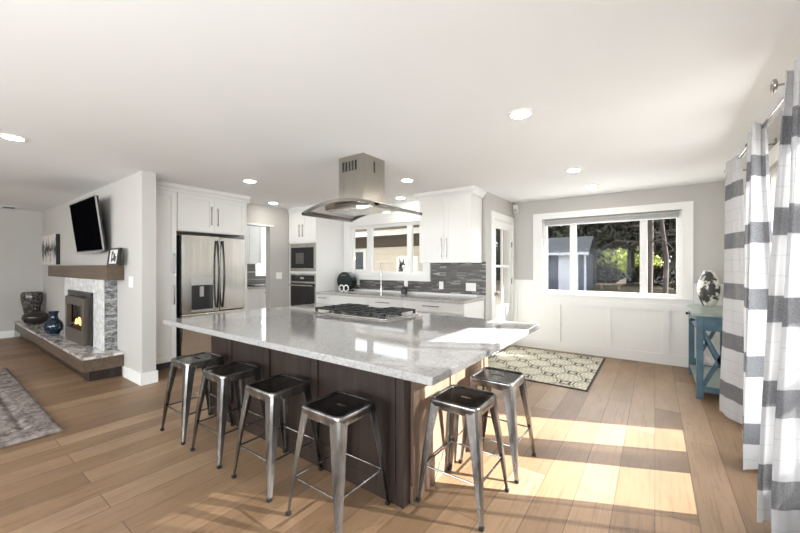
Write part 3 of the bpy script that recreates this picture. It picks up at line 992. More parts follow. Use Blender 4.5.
MB().box(a+.17, a+.40, TY-.018, TY-.016, 1.40, 1.60).build('viewing_window', 'darksteel', mdoor)
MB().box(b_-.16, b_-.158, TY-.018, TY-.016, 1.33, 1.69).build('panel_seam', 'darksteel', mdoor)
ov = thing('wall_oven', 'stainless built-in wall oven with black glass door under the microwave', 'oven', (xm, 4.4, .475))
MB().box(a+.01, b_-.01, TY+.02, TY+.5, .475, 1.215).build('body', 'black', ov)
k = MB(); k.box(a, a+.03, TY-.012, TY+.02, .475, 1.218); k.box(b_-.03, b_, TY-.012, TY+.02, .475, 1.218); k.box(a+.03, b_-.03, TY-.012, TY+.02, 1.19, 1.218); k.box(a+.03, b_-.03, TY-.012, TY+.02, 1.045, 1.075); k.box(a+.03, b_-.03, TY-.012, TY+.02, .475, .50)
k.build('trim_frame', 'steel', ov)
cp = MB().box(a+.03, b_-.03, TY-.014, TY+.018, 1.075, 1.19, .002).build('control_panel', 'blackglass', ov)
MB().box(xm-.05, xm+.05, TY-.016, TY-.014, 1.12, 1.155).build('clock_display', 'silver', cp)
od = MB().box(a+.03, b_-.03, TY-.02, TY+.018, .50, 1.045, .003).build('door', 'blackglass', ov)
hh = MB(); hh.tube([(a+.04, TY-.06, 1.005), (b_-.04, TY-.06, 1.005)], .013, 10); hh.tube([(a+.07, TY-.02, 1.005), (a+.07, TY-.06, 1.005)], .009, 8); hh.tube([(b_-.07, TY-.02, 1.005), (b_-.07, TY-.06, 1.005)], .009, 8)
hh.build('handle', 'steel', od, True)

# ------------------------------------------------------------------ sink run
CF = 4.20      # cabinet door plane
fnb = face_yneg(CF)
units = [(-4.858, -4.50, 'd', 'white base cabinet with a drawer beside the oven cabinet'),
         (-4.50, -3.70, 's', 'white sink base cabinet under the faucet with a plain drawer front'),
         (-3.70, -2.98, 'd', 'white base cabinet with a wide drawer right of the sink cabinet'),
         (-2.98, -2.005, 'd', 'white base cabinet at the open right end of the sink run')]
for u0, u1, kd, lb in units:
    t = thing('base_cabinet', lb, 'cabinet', ((u0+u1)/2, 4.5, 0), 'white base cabinets along the sink wall')
    if kd == 's':
        MB().box(u0+.001, u1-.001, CF+.001, YK-.013, .10, .70).box(u0+.001, u0+.02, CF+.001, YK-.013, .70, .864).box(u1-.02, u1-.001, CF+.001, YK-.013, .70, .864).box(u0+.02, u1-.02, CF+.001, CF+.02, .70, .864).build('cabinet_body', 'cab', t)
    else:
        MB().box(u0+.001, u1-.001, CF+.001, YK-.013, .10, .864).build('cabinet_body', 'cab', t)
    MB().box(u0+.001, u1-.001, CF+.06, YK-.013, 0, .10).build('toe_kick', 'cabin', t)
    um = (u0+u1)/2; hl = min(.15, (u1-u0)*.32)
    if kd == 'd':
        shaker(fnb, u0, u1, .715, .86, 'drawer', t, 'cab', ('h', .805, um-hl*.9, um+hl*.9), rail=.035)
    else:
        shaker(fnb, u0, u1, .715, .86, 'false_front', t, 'cab', rail=.035)
    if u1-u0 > .6:
        shaker(fnb, u0, um, .10, .71, 'cabinet_door', t, 'cab', ('v', um-.05, .50, .66))
        shaker(fnb, um, u1, .10, .71, 'cabinet_door', t, 'cab', ('v', um+.05, .50, .66))
    else:
        shaker(fnb, u0, u1, .10, .71, 'cabinet_door', t, 'cab', ('v', u1-.05, .50, .66))
# worktop with sink cut-out
wt = MB()
SX0, SX1, SY0, SY1 = -4.46, -3.74, 4.30, 4.62
zb, zt_ = .866, .902
wt.box(-4.860, SX0, CF-.045, YK-.013, zb, zt_); wt.box(SX1, -1.99, CF-.045, YK-.013, zb, zt_)
wt.box(SX0, SX1, CF-.045, SY0, zb, zt_); wt.box(SX0, SX1, SY1, YK-.013, zb, zt_)
tag(wt.build('kitchen_worktop', 'granite'), 'greige granite worktop along the sink wall under the window', 'worktop')
sk = MB()
zs = .72
sk.box(SX0-.012, SX1+.012, SY0-.012, SY1+.012, zs-.006, zs); sk.box(SX0-.012, SX0, SY0-.012, SY1+.012, zs, zb-.0005); sk.box(SX1, SX1+.012, SY0-.012, SY1+.012, zs, zb-.0005)
sk.box(SX0, SX1, SY0-.012, SY0, zs, zb-.0005); sk.box(SX0, SX1, SY1, SY1+.012, zs, zb-.0005)
so = tag(sk.build('sink_basin', 'steel'), 'stainless undermount sink basin set into the granite worktop', 'sink')
fc = thing('kitchen_faucet', 'tall brushed steel kitchen faucet standing behind the sink', 'faucet', (-3.80, 4.70, .9025))
fb_ = MB(); fb_.lathe((-3.80, 4.70, .9025), [(.030, 0), (.030, .008), (.022, .014), (.022, .11), (.016, .13)], 18)
fb_.build('base', 'nickel', fc, True)
pts = [(-3.80, 4.70, 1.02), (-3.80, 4.70, 1.30)]
for k in range(1, 13):
    a_ = PI*k/12
    q_ = .085-.085*math.cos(a_); pts.append((-3.80+.63*q_, 4.70-.78*q_, 1.30+.085*math.sin(a_)*1.2))
sp = MB(); sp.tube(pts, .0125, 12); sp.build('spout', 'nickel', fc, True)
sp = MB(); sp.tube([(-3.80+.107, 4.70-.133, 1.302), (-3.80+.107, 4.70-.133, 1.16)], [.015, .018], 12); sp.build('spray_head', 'nickel', fc, True)
sp = MB(); sp.tube([(-3.78, 4.70, .97), (-3.74, 4.70, .98), (-3.70, 4.69, 1.03)], [.012, .009, .006], 10); sp.build('lever', 'nickel', fc, True)

# upper cabinet
UX0, UX1, UF = -2.87, -2.03, 4.48
uc = thing('wall_cabinet', 'white two-door wall cabinet hanging right of the sink window', 'cabinet', ((UX0+UX1)/2, 4.68, 1.405))
MB().box(UX0, UX1, UF, YK-.024, 1.405, 2.36).build('cabinet_body', 'cab', uc)
fnu = face_yneg(UF)
xm2 = (UX0+UX1)/2
shaker(fnu, UX0, xm2, 1.405, 2.34, 'cabinet_door', uc, 'cab', ('v', xm2-.04, 1.48, 1.76))
shaker(fnu, xm2, UX1, 1.405, 2.34, 'cabinet_door', uc, 'cab', ('v', xm2+.04, 1.48, 1.76))
cr = MB()
cp_ = [(0, 2.34), (.022, 2.34), (.028, 2.365), (.06, 2.40), (.07, 2.4395), (0, 2.4395)]
sec = []
for (w_, z_) in cp_:
    sec.append((w_, z_))
rings = []
for (px, py, dx, dy) in ((UX0, YK-.024, -1, 0), (UX0, UF, -1, -1), (UX1, UF, 1, -1), (UX1, YK-.024, 1, 0)):
    rings.append([cr.bm.verts.new((px+dx*w_, py+dy*w_, z_)) for w_, z_ in sec])
for A, B in zip(rings, rings[1:]):
    for i in range(len(A)):
        j = (i+1) % len(A); cr.bm.faces.new((A[i], A[j], B[j], B[i]))
cr.bm.faces.new(rings[0]); cr.bm.faces.new(rings[-1])
cr.build('crown_moulding', 'cab', uc)

# things on and over the worktop
bb = thing('bread_bin', 'round dark green enamel bread bin on the worktop beside the oven cabinet', 'bread bin', (-4.60, 4.62, .9025))
m = MB()
pts = [(-4.60+.19*math.cos(a_), 1.085+.165*math.sin(a_)) for a_ in [2*PI*k/28 for k in range(28)]]
pts = [(x, max(z, .925)) for x, z in pts]
m.prism(pts, 4.62, 4.74, 'y'); m.build('body', 'green', bb, True, 40)
m = MB()
for xx in (-4.70, -4.50): m.box(xx-.03, xx+.03, 4.63, 4.73, .9025, .926)
m.build('feet', 'black', bb)
m = MB(); m.tube([(-4.66, 4.62, 1.19), (-4.66, 4.60, 1.19), (-4.54, 4.60, 1.19), (-4.54, 4.62, 1.19)], .006, 8); m.build('handle', 'nickel', bb, True)
m = MB(); m.torus((-4.47, 4.42, .9675), .055, .010, 'y'); m.torus((-4.38, 4.44, .9675), .055, .010, 'y')
tag(m.build('ring_ornament', 'plastic', None, True), 'small white ornament of two linked rings in front of the bread bin', 'ornament')
switch_plate(face_yneg(YK-.012), -4.475, 1.065, .075, .12, 1, 'white wall outlet in the dark tiles behind the bread bin', 'outlet', 'wall_outlet')
switch_plate(face_yneg(YK-.012), -3.385, 1.075, .075, .12, 1, 'white wall outlet in the dark tiles below the right end of the sink window', 'outlet', 'wall_outlet')
switch_plate(face_yneg(YK-.012), -2.71, 1.055, .075, .12, 1, 'white wall outlet in the mosaic tiles below the hanging wall cabinet', 'outlet', 'wall_outlet')
switch_plate(face_yneg(YK-.012), -2.21, 1.045, .16, .12, 3, 'wide white three-rocker switch plate in the mosaic tiles', 'light switch')
m = thing('candle_jar', 'small black candle jar on the worktop under the middle outlet', 'jar', (-3.33, 4.72, .9025))
q = MB(); q.lathe((-3.33, 4.72, .9025), [(.045, 0), (.055, .01), (.055, .085), (.04, .095)], 18); q.build('jar', 'black', m, True)
q = MB(); q.lathe((-3.33, 4.72, .9985), [(.042, 0), (.042, .018), (.012, .02), (.012, .035)], 16); q.build('lid', 'black', m, True)

# ------------------------------------------------------------------ laundry room seen through the doorway
lx = -7.8
t = thing('laundry_wall_cabinet', 'white wall cabinet seen through the doorway right of the fridge', 'cabinet', (-7.6, 4.6, 1.41))
MB().box(lx+.013, -7.48, 4.15, 4.79, 1.41, 2.36).build('cabinet_body', 'cab', t)
shaker(face_xpos(-7.48), 4.15, 4.47, 1.41, 2.36, 'cabinet_door', t, 'cab')
shaker(face_xpos(-7.48), 4.47, 4.79, 1.41, 2.36, 'cabinet_door', t, 'cab')
struct('trim_8', MB().box(lx, lx+.012, 3.6, 4.815, .90, 1.41).box(lx, lx+.012, 4.815, 5.9, .90, 1.115), 'tile')
t = thing('laundry_base_cabinet', 'white base cabinets with black knobs beyond the doorway', 'cabinet', (-7.5, 4.6, 0))
MB().box(lx+.013, -7.17, 3.6, 5.6, .0, .86).build('cabinet_body', 'cab', t)
for u0, u1 in ((3.6, 4.1), (4.1, 4.6), (4.6, 5.1), (5.1, 5.6)):
    d_ = shaker(face_xpos(-7.17), u0, u1, .10, .855, 'cabinet_door', t, 'cab')
    MB().box(-7.15, -7.125, u0+.06, u0+.09, .74, .77, .004).build('knob', 'black', d_)
tag(MB().box(lx+.013, -7.12, 3.6, 5.62, .861, .90).build('laundry_worktop', 'granite'), 'short granite worktop seen through the doorway', 'worktop')
q = MB(); q.box(-7.5, -7.2, 4.45, 4.85, .9005, .93, .006)
tag(q.build('serving_tray', 'black'), 'black tray lying on the worktop beyond the doorway', 'tray')
lw = MB()
for a_, b2_, c_, d_ in ((4.82, 4.87, 1.12, 2.30), (5.45, 5.52, 1.12, 2.30), (4.87, 5.45, 1.12, 1.19), (4.87, 5.45, 2.23, 2.30)):
    lw.box(lx, lx+.025, a_, b2_, c_, d_)
lwo = struct('window_6', lw, 'white')
MB().box(lx+.004, lx+.008, 4.87, 5.45, 1.19, 2.23).build('glow_pane', emit('daylight_glow', (0.95, 0.97, 1.0), 0.62), lwo)  # pane emits light itself, standing in for daylight outside

# ------------------------------------------------------------------ fireplace wall
hx0, hx1, hy = WX0+.001, -5.28, 1.135
h = thing('fireplace_hearth', 'long raised hearth with granite slab top along the fireplace wall', 'hearth', ((hx0+hx1)/2, 1.33, 0))
MB().box(hx0, hx1, hy-.012, YF-.001, .272, .302, .004).build('granite_slab', 'hearthstone', h)
MB().box(hx0+.02, hx1-.012, hy, YF-.001, .13, .272).build('wood_fascia', 'mantelwood', h)
MB().box(hx0+.02, hx1-.09, hy+.07, YF-.001, 0, .13).build('recessed_plinth', 'darkwood', h)
fx0, fx1, fy = -7.46, -5.54, 1.38
fp = thing('fireplace_surround', 'white granite chimney breast with dark ribbed stone side around the fire', 'fireplace', ((fx0+fx1)/2, 1.45, .303))
px0, px1, pz1 = -7.17, -5.96, 1.005
s_ = MB()
s_.box(fx0, px0, fy, YF-.001, .303, 1.184); s_.box(px1, fx1-.012, fy, YF-.001, .303, 1.184); s_.box(px0, px1, fy, YF-.001, pz1, 1.184)
s_.box(px0, px1, YF-.02, YF-.001, .303, pz1)
s_.build('granite_face', 'whitegranite', fp)
MB().box(fx1-.011, fx1, fy+.012, YF-.001, .303, 1.184).build('stone_side', 'ledger', fp)
ins = thing('fireplace_insert', 'black gas fireplace insert with bronze frame and small orange fire', 'fireplace insert', ((px0+px1)/2, 1.4, .303))
k = MB()
k.box(px0+.001, px1-.001, fy-.02, fy+.02, .93, pz1-.001); k.box(px0+.001, px0+.12, fy-.02, fy+.02, .303, .93); k.box(px1-.16, px1-.001, fy-.02, fy+.02, .303, .93); k.box(px0+.12, px1-.16, fy-.02, fy+.02, .303, .36)
k.build('backing_plate', 'black', ins)
ax0, ax1, ay = -7.03, -6.09, 1.305
k = MB()
k.box(ax0, ax0+.09, ay, fy-.02, .305, .925, .003); k.box(ax1-.10, ax1, ay, fy-.02, .305, .925, .003); k.box(ax0+.09, ax1-.10, ay, fy-.02, .82, .925); k.box(ax0+.09, ax1-.10, ay, fy-.02, .305, .49)
k.build('bronze_frame', 'bronze', ins)
MB().box(ax0+.09, ax1-.10, fy+.02, fy+.025, .49, .82).build('firebox', 'black', ins)
k = MB()
for i in range(4):
    k.tube([(-6.80+.12*i, ay+.03, .535+.02*(i % 2)), (-6.62+.12*i, ay+.055, .55)], .018, 8)
k.build('log', 'log', ins)
k = MB()
for i in range(7):
    xx = -6.58+.05*i+random.uniform(-.015, .015); hh_ = random.uniform(.06, .15)
    k.tube([(xx, ay+.035, .55), (xx+.008, ay+.035, .55+hh_*.45), (xx-.004, ay+.035, .55+hh_)], [.016, .013, .001], 7)
k.build('flames', 'flame', ins, True)
tag(MB().box(-8.40, -5.285, 1.345, YF-.001, 1.185, 1.365, .004).build('fireplace_mantel', 'mantelwood'), 'thick brown wooden mantel beam above the fireplace', 'mantel')

# television, tilted on its bracket
tv = thing('television', 'flat black television tilted forward on the wall above the mantel', 'television', (-6.34, 1.45, 1.555))
def tvfn(u, w_, z_):   # u along x, w out of the screen, z up the panel
    t_ = (z_-1.555)/.70
    return (u, 1.425 - t_*.085 - w_, 1.555 + (z_-1.555)*.994)
MB(tvfn).box(-6.96, -5.72, -.035, 0, 1.555, 2.255, .004).build('housing', 'black', tv)
MB(tvfn).box(-6.945, -5.735, 0, .003, 1.572, 2.243).build('screen', 'screen', tv)
k = MB(tvfn)
k.box(-6.962, -5.718, -.012, .004, 1.548, 1.560); k.box(-6.962, -6.952, -.012, .004, 1.548, 2.26); k.box(-5.728, -5.718, -.012, .004, 1.548, 2.26); k.box(-6.962, -5.718, -.012, .004, 2.25, 2.26)
k.build('bezel', 'silver', tv)
MB().box(-6.6, -6.1, 1.44, YF-.001, 1.78, 1.98).build('wall_bracket', 'black', tv)
MB().box(-6.62, -5.95, 1.40, 1.45, 1.530, 1.546).build('speaker_bar', 'silver', tv)
cv = thing('canvas_print', 'monochrome abstract canvas on the wall at the mantel far left end', 'picture', (-9.0, 1.49, 1.38))
MB().box(-9.66, -8.52, YF-.055, YF-.001, 1.385, 1.925).build('canvas_edge', 'black', cv)
MB().box(-9.66, -8.53, YF-.062, YF-.0555, 1.385, 1.925).build('canvas_face', 'canvas', cv)
pf = thing('picture_frame', 'small black picture frame with monochrome print on the mantel right end', 'picture frame', (-5.38, 1.43, 1.366))
def pfn(u, w_, z_): return (u, 1.405 + (z_-1.366)*.12 - w_, z_)
k = MB(pfn)
k.box(-5.52, -5.495, -.03, 0, 1.3665, 1.575); k.box(-5.185, -5.16+.02, -.03, 0, 1.3665, 1.575); k.box(-5.495, -5.185, -.03, 0, 1.3665, 1.385); k.box(-5.495, -5.185, -.03, 0, 1.555, 1.575)
k.build('frame', 'black', pf)
MB(pfn).box(-5.495, -5.185, -.018, -.012, 1.385, 1.555).build('mat_board', 'plastic', pf)
k = MB(pfn)
k.box(-5.42, -5.395, -.012, -.010, 1.40, 1.53); k.box(-5.40, -5.34, -.012, -.010, 1.42, 1.45); k.box(-5.35, -5.30, -.012, -.010, 1.43, 1.51); k.box(-5.31, -5.26, -.012, -.010, 1.41, 1.45); k.box(-5.43, -5.37, -.012, -.010, 1.50, 1.535); k.box(-5.29, -5.25, -.012, -.010, 1.45, 1.475)
k.build('print', 'black', pf)

def vase(name, c, prof, mat, lb, cat='vase', ribs=0, ribd=0, neck=None):
    m = MB(); m.lathe(c, prof, 40, 1, 1, ribs, ribd)
    return tag(m.build(name, mat, None, True, 60), lb, cat)
vase('floor_vase', (-9.68, 1.33, .303), [(.085, 0), (.09, .01), (.115, .20), (.15, .40), (.155, .50), (.14, .555), (.12, .56), (.11, .54), (.10, .4)], 'darkvase', 'tall wide dark textured vase in the far corner of the hearth')
vase('gourd_vase', (-9.26, 1.32, .303), [(.095, 0), (.155, .03), (.185, .10), (.17, .165), (.11, .205), (.05, .225), (.036, .27), (.044, .32), (.034, .32), (.028, .27)], 'smoothvase', 'low round pewter vase with a short neck beside the tall dark vase')
vase('ribbed_vase', (-7.58, 1.28, .303), [(.06, 0), (.07, .012), (.10, .06), (.108, .11), (.092, .18), (.055, .225), (.044, .26), (.046, .31), (.062, .35), (.052, .347), (.036, .31)], 'bluevase', 'glossy dark blue ribbed vase on the hearth left of the fire', ribs=8, ribd=.07)

# ------------------------------------------------------------------ rugs
rg = thing('medallion_rug', 'cream rug with dark medallion pattern on the floor below the dining window', 'rug', (-1.3, 5.1, 0))
RX0, RX1, RY0, RY1 = -2.0+.02, -.585, 4.255, 5.93
MB().box(RX0+.02, RX1-.02, RY0+.02, RY1-.02, .001, .010).build('pile', 'rug', rg)
k = MB()
k.box(RX0, RX1, RY0, RY0+.02, .001, .011); k.box(RX0, RX1, RY1-.02, RY1, .001, .011); k.box(RX0, RX0+.02, RY0+.02, RY1-.02, .001, .011); k.box(RX1-.02, RX1, RY0+.02, RY1-.02, .001, .011)
k.build('binding', 'rugedge', rg)
# carved shag rug in the living room
m = MB(); bm = m.bm
SX0_, SX1_, SY0_, SY1_ = -6.9, -3.92, -1.4, .72
nx, ny = 260, 180
def pile(x, y):
    e = min(x-SX0_, SX1_-x, y-SY0_, SY1_-y)
    h_ = .028
    for off in (.20, .62):
        d_ = abs(e-off)
        h_ -= .016*math.exp(-(d_/.025)**2)
    if e > .25:
        h_ -= .010*math.exp(-((math.sin(x*3.1+2.0*math.sin(y*2.3))*.3)/.05)**2)
    h_ += random.uniform(-.007, .007)
    return h_*min(1, max(0.15, e/.02))
g_ = [[bm.verts.new((SX0_+(SX1_-SX0_)*i/nx+random.uniform(-.003, .003), SY0_+(SY1_-SY0_)*j/ny+random.uniform(-.003, .003), .002+pile(SX0_+(SX1_-SX0_)*i/nx, SY0_+(SY1_-SY0_)*j/ny))) for j in range(ny+1)] for i in range(nx+1)]
for i in range(nx):
    for j in range(ny):
        bm.faces.new((g_[i][j], g_[i+1][j], g_[i+1][j+1], g_[i][j+1]))
tag(m.build('shag_rug', 'shag', None, True, 180), 'thick grey-brown carved shag rug on the floor before the hearth', 'rug')

# ------------------------------------------------------------------ console table and egg vase
tx0, tx1, ty0, ty1 = .345, .695, 4.69, 5.74
ct = thing('console_table', 'teal painted console table with crossed sides by the curtain', 'console table', ((tx0+tx1)/2, (ty0+ty1)/2, 0))
MB().box(tx0-.03, tx1, ty0-.03, ty1+.03, .845, .875, .006).build('table_top', 'tealtop', ct)
ap = MB()
ap.box(tx0+.005, tx1-.005, ty0+.004, ty0+.03, .70, .845); ap.box(tx0+.005, tx1-.005, ty1-.03, ty1-.004, .70, .845); ap.box(tx1-.03, tx1-.006, ty0+.03, ty1-.03, .70, .845)
ap.build('apron', 'teal', ct)
dw = MB().box(tx0, tx0+.02, ty0+.065, ty1-.065, .71, .835, .002).build('drawer', 'teal', ct)
for yy in (ty0+.2, ty1-.2):
    q = MB(); q.lathe((0, 0, 0), [(.008, 0), (.008, .015), (.017, .02), (.017, .035), (.008, .04)], 14)
    for v_ in q.bm.verts:
        x_, y_, z_ = v_.co; v_.co = (tx0-z_, yy+y_, .78+x_)
    q.build('knob', 'black', dw, True)
for xx in (tx0, tx1-.055):
    for yy in (ty0, ty1-.055):
        MB().box(xx, xx+.055, yy, yy+.055, 0, .845, .003).build('leg', 'teal', ct)
MB().box(tx0+.01, tx1-.01, ty0+.01, ty1-.01, .10, .125, .002).build('lower_shelf', 'tealtop', ct)
for yq in (ty0+.005, ty1-.03):
    MB().box(tx0+.055, tx1-.055, yq, yq+.025, .075, .13).build('shelf_rail', 'teal', ct)
for yy in (ty0+.018, ty1-.018):
    xbr = MB()
    a_, b2_ = tx0+.05, tx1-.05
    for p, q in (((a_, .13), (b2_, .70)), ((a_, .70), (b2_, .13))):
        dx, dz = q[0]-p[0], q[1]-p[1]; L_ = math.hypot(dx, dz); nx_, nz_ = -dz/L_*.018, dx/L_*.018
        xbr.prism([(p[0]+nx_, p[1]+nz_), (p[0]-nx_, p[1]-nz_), (q[0]-nx_, q[1]-nz_), (q[0]+nx_, q[1]+nz_)], yy-.009, yy+.009, 'y')
    xbr.build('cross_brace', 'teal', ct)
vase('egg_vase', (.525, 5.60, .876), [(.05, 0), (.058, .006), (.090, .08), (.108, .17), (.105, .25), (.085, .34), (.056, .405), (.042, .425), (.036, .42), (.03, .40)], 'egg', 'black and cream blotched egg-shaped vase on the teal console table')

# ------------------------------------------------------------------ curtains
RODX, RODZ = .575, 2.265
rod = thing('curtain_rod', 'satin nickel curtain rod along the wall above the glazed door', 'curtain rod', (RODX, 3.2, RODZ))
q = MB(); q.tube([(RODX, 1.30, RODZ), (RODX, 4.62, RODZ)], .012, 12); q.build('pole', 'nickel', rod, True)
for yy in (1.3, 4.62):
    q = MB(); q.tube([(RODX, yy-.03, RODZ), (RODX, yy-.015, RODZ), (RODX, yy, RODZ), (RODX, yy+.015, RODZ), (RODX, yy+.03, RODZ)], [.012, .026, .03, .026, .012], 14); q.build('finial', 'nickel', rod, True)
for yy in (1.42, 2.56, 3.70, 4.54):
    q = MB(); q.tube([(RODX, yy, RODZ-.016), (WX1-.004, yy, RODZ-.016)], .007, 8); q.box(WX1-.012, WX1-.001, yy-.02, yy+.02, RODZ-.055, RODZ+.02); q.torus((RODX, yy, RODZ), .017, .005, 'y', 16, 6); 
    if yy == 2.56: q.torus((RODX-.085, yy, RODZ), .026, .009, 'x', 20, 8); q.tube([(RODX-.09, yy, RODZ), (RODX-.082, yy, RODZ)], .024, 18); q.tube([(RODX-.084, yy, RODZ), (RODX, yy, RODZ)], .006, 8)
    q.build('bracket', 'nickel', rod, True, 50)
def curtain(path, seed, lb):
    """path: cross-section (x, y) of the pleats at the hem, nearest end first"""
    rnd = random.Random(seed)
    P = [path[0]]+list(path)+[path[-1]]
    cs = []
    for i in range(1, len(P)-2):
        p0, p1, p2, p3 = [Vector((q[0], q[1], 0)) for q in P[i-1:i+3]]
        for k in range(14):
            u = k/14
            cs.append(0.5*((2*p1) + (p2-p0)*u + (2*p0-5*p1+4*p2-p3)*u*u + (3*p1-p0-3*p2+p3)*u**3))
    cs.append(Vector((path[-1][0], path[-1][1], 0)))
    zt0, zb0, kz = RODZ+.022, .035, 60
    ph = rnd.uniform(0, 6)
    m = MB(); bm = m.bm
    rows = []
    ym = sum(c.y for c in cs)/len(cs)
    for j in range(kz+1):
        t = j/kz
        z = zt0+(zb0-zt0)*t
        k = .30+.70*min(1, t*1.1)
        row = []
        for i, c in enumerate(cs):
            w = .0055*math.sin(.9*i+3*t+ph)+.005*math.sin(.37*i-5*t)
            row.append(bm.verts.new((.545+(c.x-.545)*k+w, ym+(c.y-ym)*(.72+.28*min(1, t*1.3)), z+.008*math.sin(.5*i+ph)*(1 if t == 1 else 0))))
        rows.append(row)
    for A, B in zip(rows, rows[1:]):
        for i in range(len(cs)-1):
            bm.faces.new((A[i], A[i+1], B[i+1], B[i]))
    o = m.build('curtain', 'curtain', None, True, 180)
    return tag(o, lb, 'curtain', 'striped sheer curtains on the rod')
curtain([(.50, 1.32), (.60, 1.42), (.48, 1.54), (.60, 1.66), (.48, 1.78), (.60, 1.93), (.48, 2.08), (.62, 2.28), (.635, 2.50), (.46, 2.395), (.56, 2.58), (.56, 2.625), (.43, 2.555), (.54, 2.66), (.62, 2.69)], 3, 'nearest white sheer curtain with charcoal bands, cut by the picture edge')
curtain([(.655, 3.20), (.635, 3.255), (.468, 3.16), (.60, 3.28), (.49, 3.32), (.61, 3.38), (.50, 3.44), (.62, 3.48)], 5, 'middle white sheer curtain with charcoal bands between the two open glass gaps')
curtain([(.66, 3.93), (.575, 4.05), (.485, 4.30), (.60, 4.33), (.51, 4.40), (.61, 4.44), (.54, 4.52)], 8, 'farthest white sheer curtain with charcoal bands beside the teal console table')

# ------------------------------------------------------------------ small fixed things
rb = thing('roller_blind', 'rolled-up grey roller blind across the top of the dining window', 'roller blind', (-.6, YN+.02, 2.008))
q = MB(); q.tube([(-1.47, YN+.022, 2.082), (.27, YN+.022, 2.082)], .034, 16); q.build('fabric_roll', 'blind', rb, True)
MB().box(-1.465, .265, YN-.004, YN+.004, 2.025, 2.085).build('blind_fabric', 'blind', rb)
q = MB(); q.box(-1.468, .268, YN-.009, YN+.009, 2.008, 2.027, .003); q.build('bottom_bar', 'silver', rb)
ds = thing('motion_sensor', 'small white motion sensor in the upper corner beside the glass door', 'sensor', (XN+.05, YN-.05, 2.26))
MB().box(XN+.01, XN+.085, YN-.07, YN-.001, 2.27, 2.40, .008).build('housing', 'plastic', ds)
MB().box(XN+.02, XN+.075, YN-.076, YN-.07, 2.28, 2.33, .002).build('lens', 'silver', ds)
vt = thing('ceiling_vent', 'small white slatted ceiling vent near the far left wall', 'vent', (-9.63, 1.02, 2.425))
k = MB()
for u0, u1, v0, v1 in ((-9.82, -9.44, .93, .95), (-9.82, -9.44, 1.10, 1.12), (-9.82, -9.80, .95, 1.10), (-9.46, -9.44, .95, 1.10)): k.box(u0, u1, v0, v1, 2.428, 2.4395)
k.build('frame', 'white', vt)
k = MB()
for i in range(6): k.box(-9.80, -9.46, .96+i*.024, .968+i*.024, 2.428, 2.4395)
k.build('slats', 'darksteel', vt)

def clight(x, y, lb):
    t = thing('ceiling_light', lb, 'ceiling light', (x, y, CEIL), 'recessed ceiling lights')
    return t
proto = None
for x, y, lb in ((-.775, 2.54, 'largest round recessed ceiling light, over the sunlit floor before the island end'),
                 (-.74, 4.37, 'round recessed ceiling light over the medallion rug, second from the large one'),
                 (-.70, 5.38, 'round recessed ceiling light nearest the dining window'),
                 (-4.38, .49, 'round recessed ceiling light over the living room shag rug'),
                 (-4.18, 2.51, 'round recessed ceiling light in front of the fridge'),
                 (-2.53, 3.65, 'round recessed ceiling light just right of the hood chimney'),
                 (-5.28, 3.60, 'round recessed ceiling light in front of the oven cabinet'),
                 (-3.27, 4.53, 'round recessed ceiling light above the sink')):
    if proto is None:
        proto = clight(x, y, lb)
        q = MB()
        q.lathe((x, y, CEIL-.008), [(.062, .004), (.066, .0), (.085, .002), (.088, .0079), (.062, .0079)], 36)
        q.bm.faces.ensure_lookup_table()
        q.build('trim_ring', 'white', proto, True)
        q = MB(); q.lathe((x, y, CEIL-.0095), [(.064, 0), (.064, .004)], 32); q.build('diffuser', 'lamp', proto)
    else:
        dup(proto, (x, y, CEIL), lb)

# ------------------------------------------------------------------ outdoors
struct('roof', MB().box(-5.8, -2.0, YK+T, 5.65, 2.46, 2.60).box(-2.65, 1.4, YK+T, 6.75, 2.58, 2.72).box(.86, 1.4, -4.5, 6.75, 2.58, 2.72), 'brownband')  # unseen roof slabs added to keep sun out of the kitchen window
g_ = MB(); bm = g_.bm
def gz(x, y):
    if y < 7: return -.12
    if y < 15: return -.12+.22*(y-7)/8
    return .10
xs = [-45+2.5*i for i in range(39)]; ys = [-16, -4.2]+[-3+1.5*i for i in range(40)]
rows = [[bm.verts.new((x, y, gz(x, y) + (random.uniform(-.03, .03) if y > 12 else 0))) for y in ys] for x in xs]
for i in range(len(xs)-1):
    for j in range(len(ys)-1):
        bm.faces.new((rows[i][j], rows[i+1][j], rows[i+1][j+1], rows[i][j+1]))
struct('ground', g_, 'ground')
# shed
sh = thing('garden_shed', 'blue-grey garden shed with white door and shingle roof seen through the dining window', 'shed', (-4.6, 21, .25))
sx0, sx1, sy0, sy1 = -6.6, -2.84, 20.0, 22.6
k = MB(); k.box(sx0, sx1, sy0, sy1, .05, 2.05)
for i in range(12):
    xx = sx0+.1+i*.30; k.box(xx, xx+.04, sy0-.02, sy0, .05, 2.0)
k.build('walls', 'shedblue', sh)
k = MB(); k.prism([(sy0-.35, 1.98), (sy0-.35, 2.06), (21.3, 2.98), (sy1+.35, 2.06), (sy1+.35, 1.98), (21.3, 2.88)], sx0-.3, sx1+.18, 'x'); k.build('roof', 'shingle', sh)
k = MB(); k.box(sx0-.3, sx1+.18, sy0-.38, sy0-.35, 1.94, 2.07); k.box(sx1-.08, sx1+.02, sy0-.03, sy0+.05, .05, 2.0); k.box(sx1+.14, sx1+.19, sy0-.36, sy0-.30, 1.9, 2.07)
k.build('white_trim', 'shedwhite', sh)
k = MB(); k.box(-4.12, -4.02, sy0-.03, sy0, .1, 1.95); k.box(-3.27, -3.17, sy0-.03, sy0, .1, 1.95); k.box(-4.02, -3.27, sy0-.03, sy0, 1.85, 1.95); k.box(-4.02, -3.27, sy0-.025, sy0-.003, .13, 1.85)
k.build('door', 'shedwhite', sh)
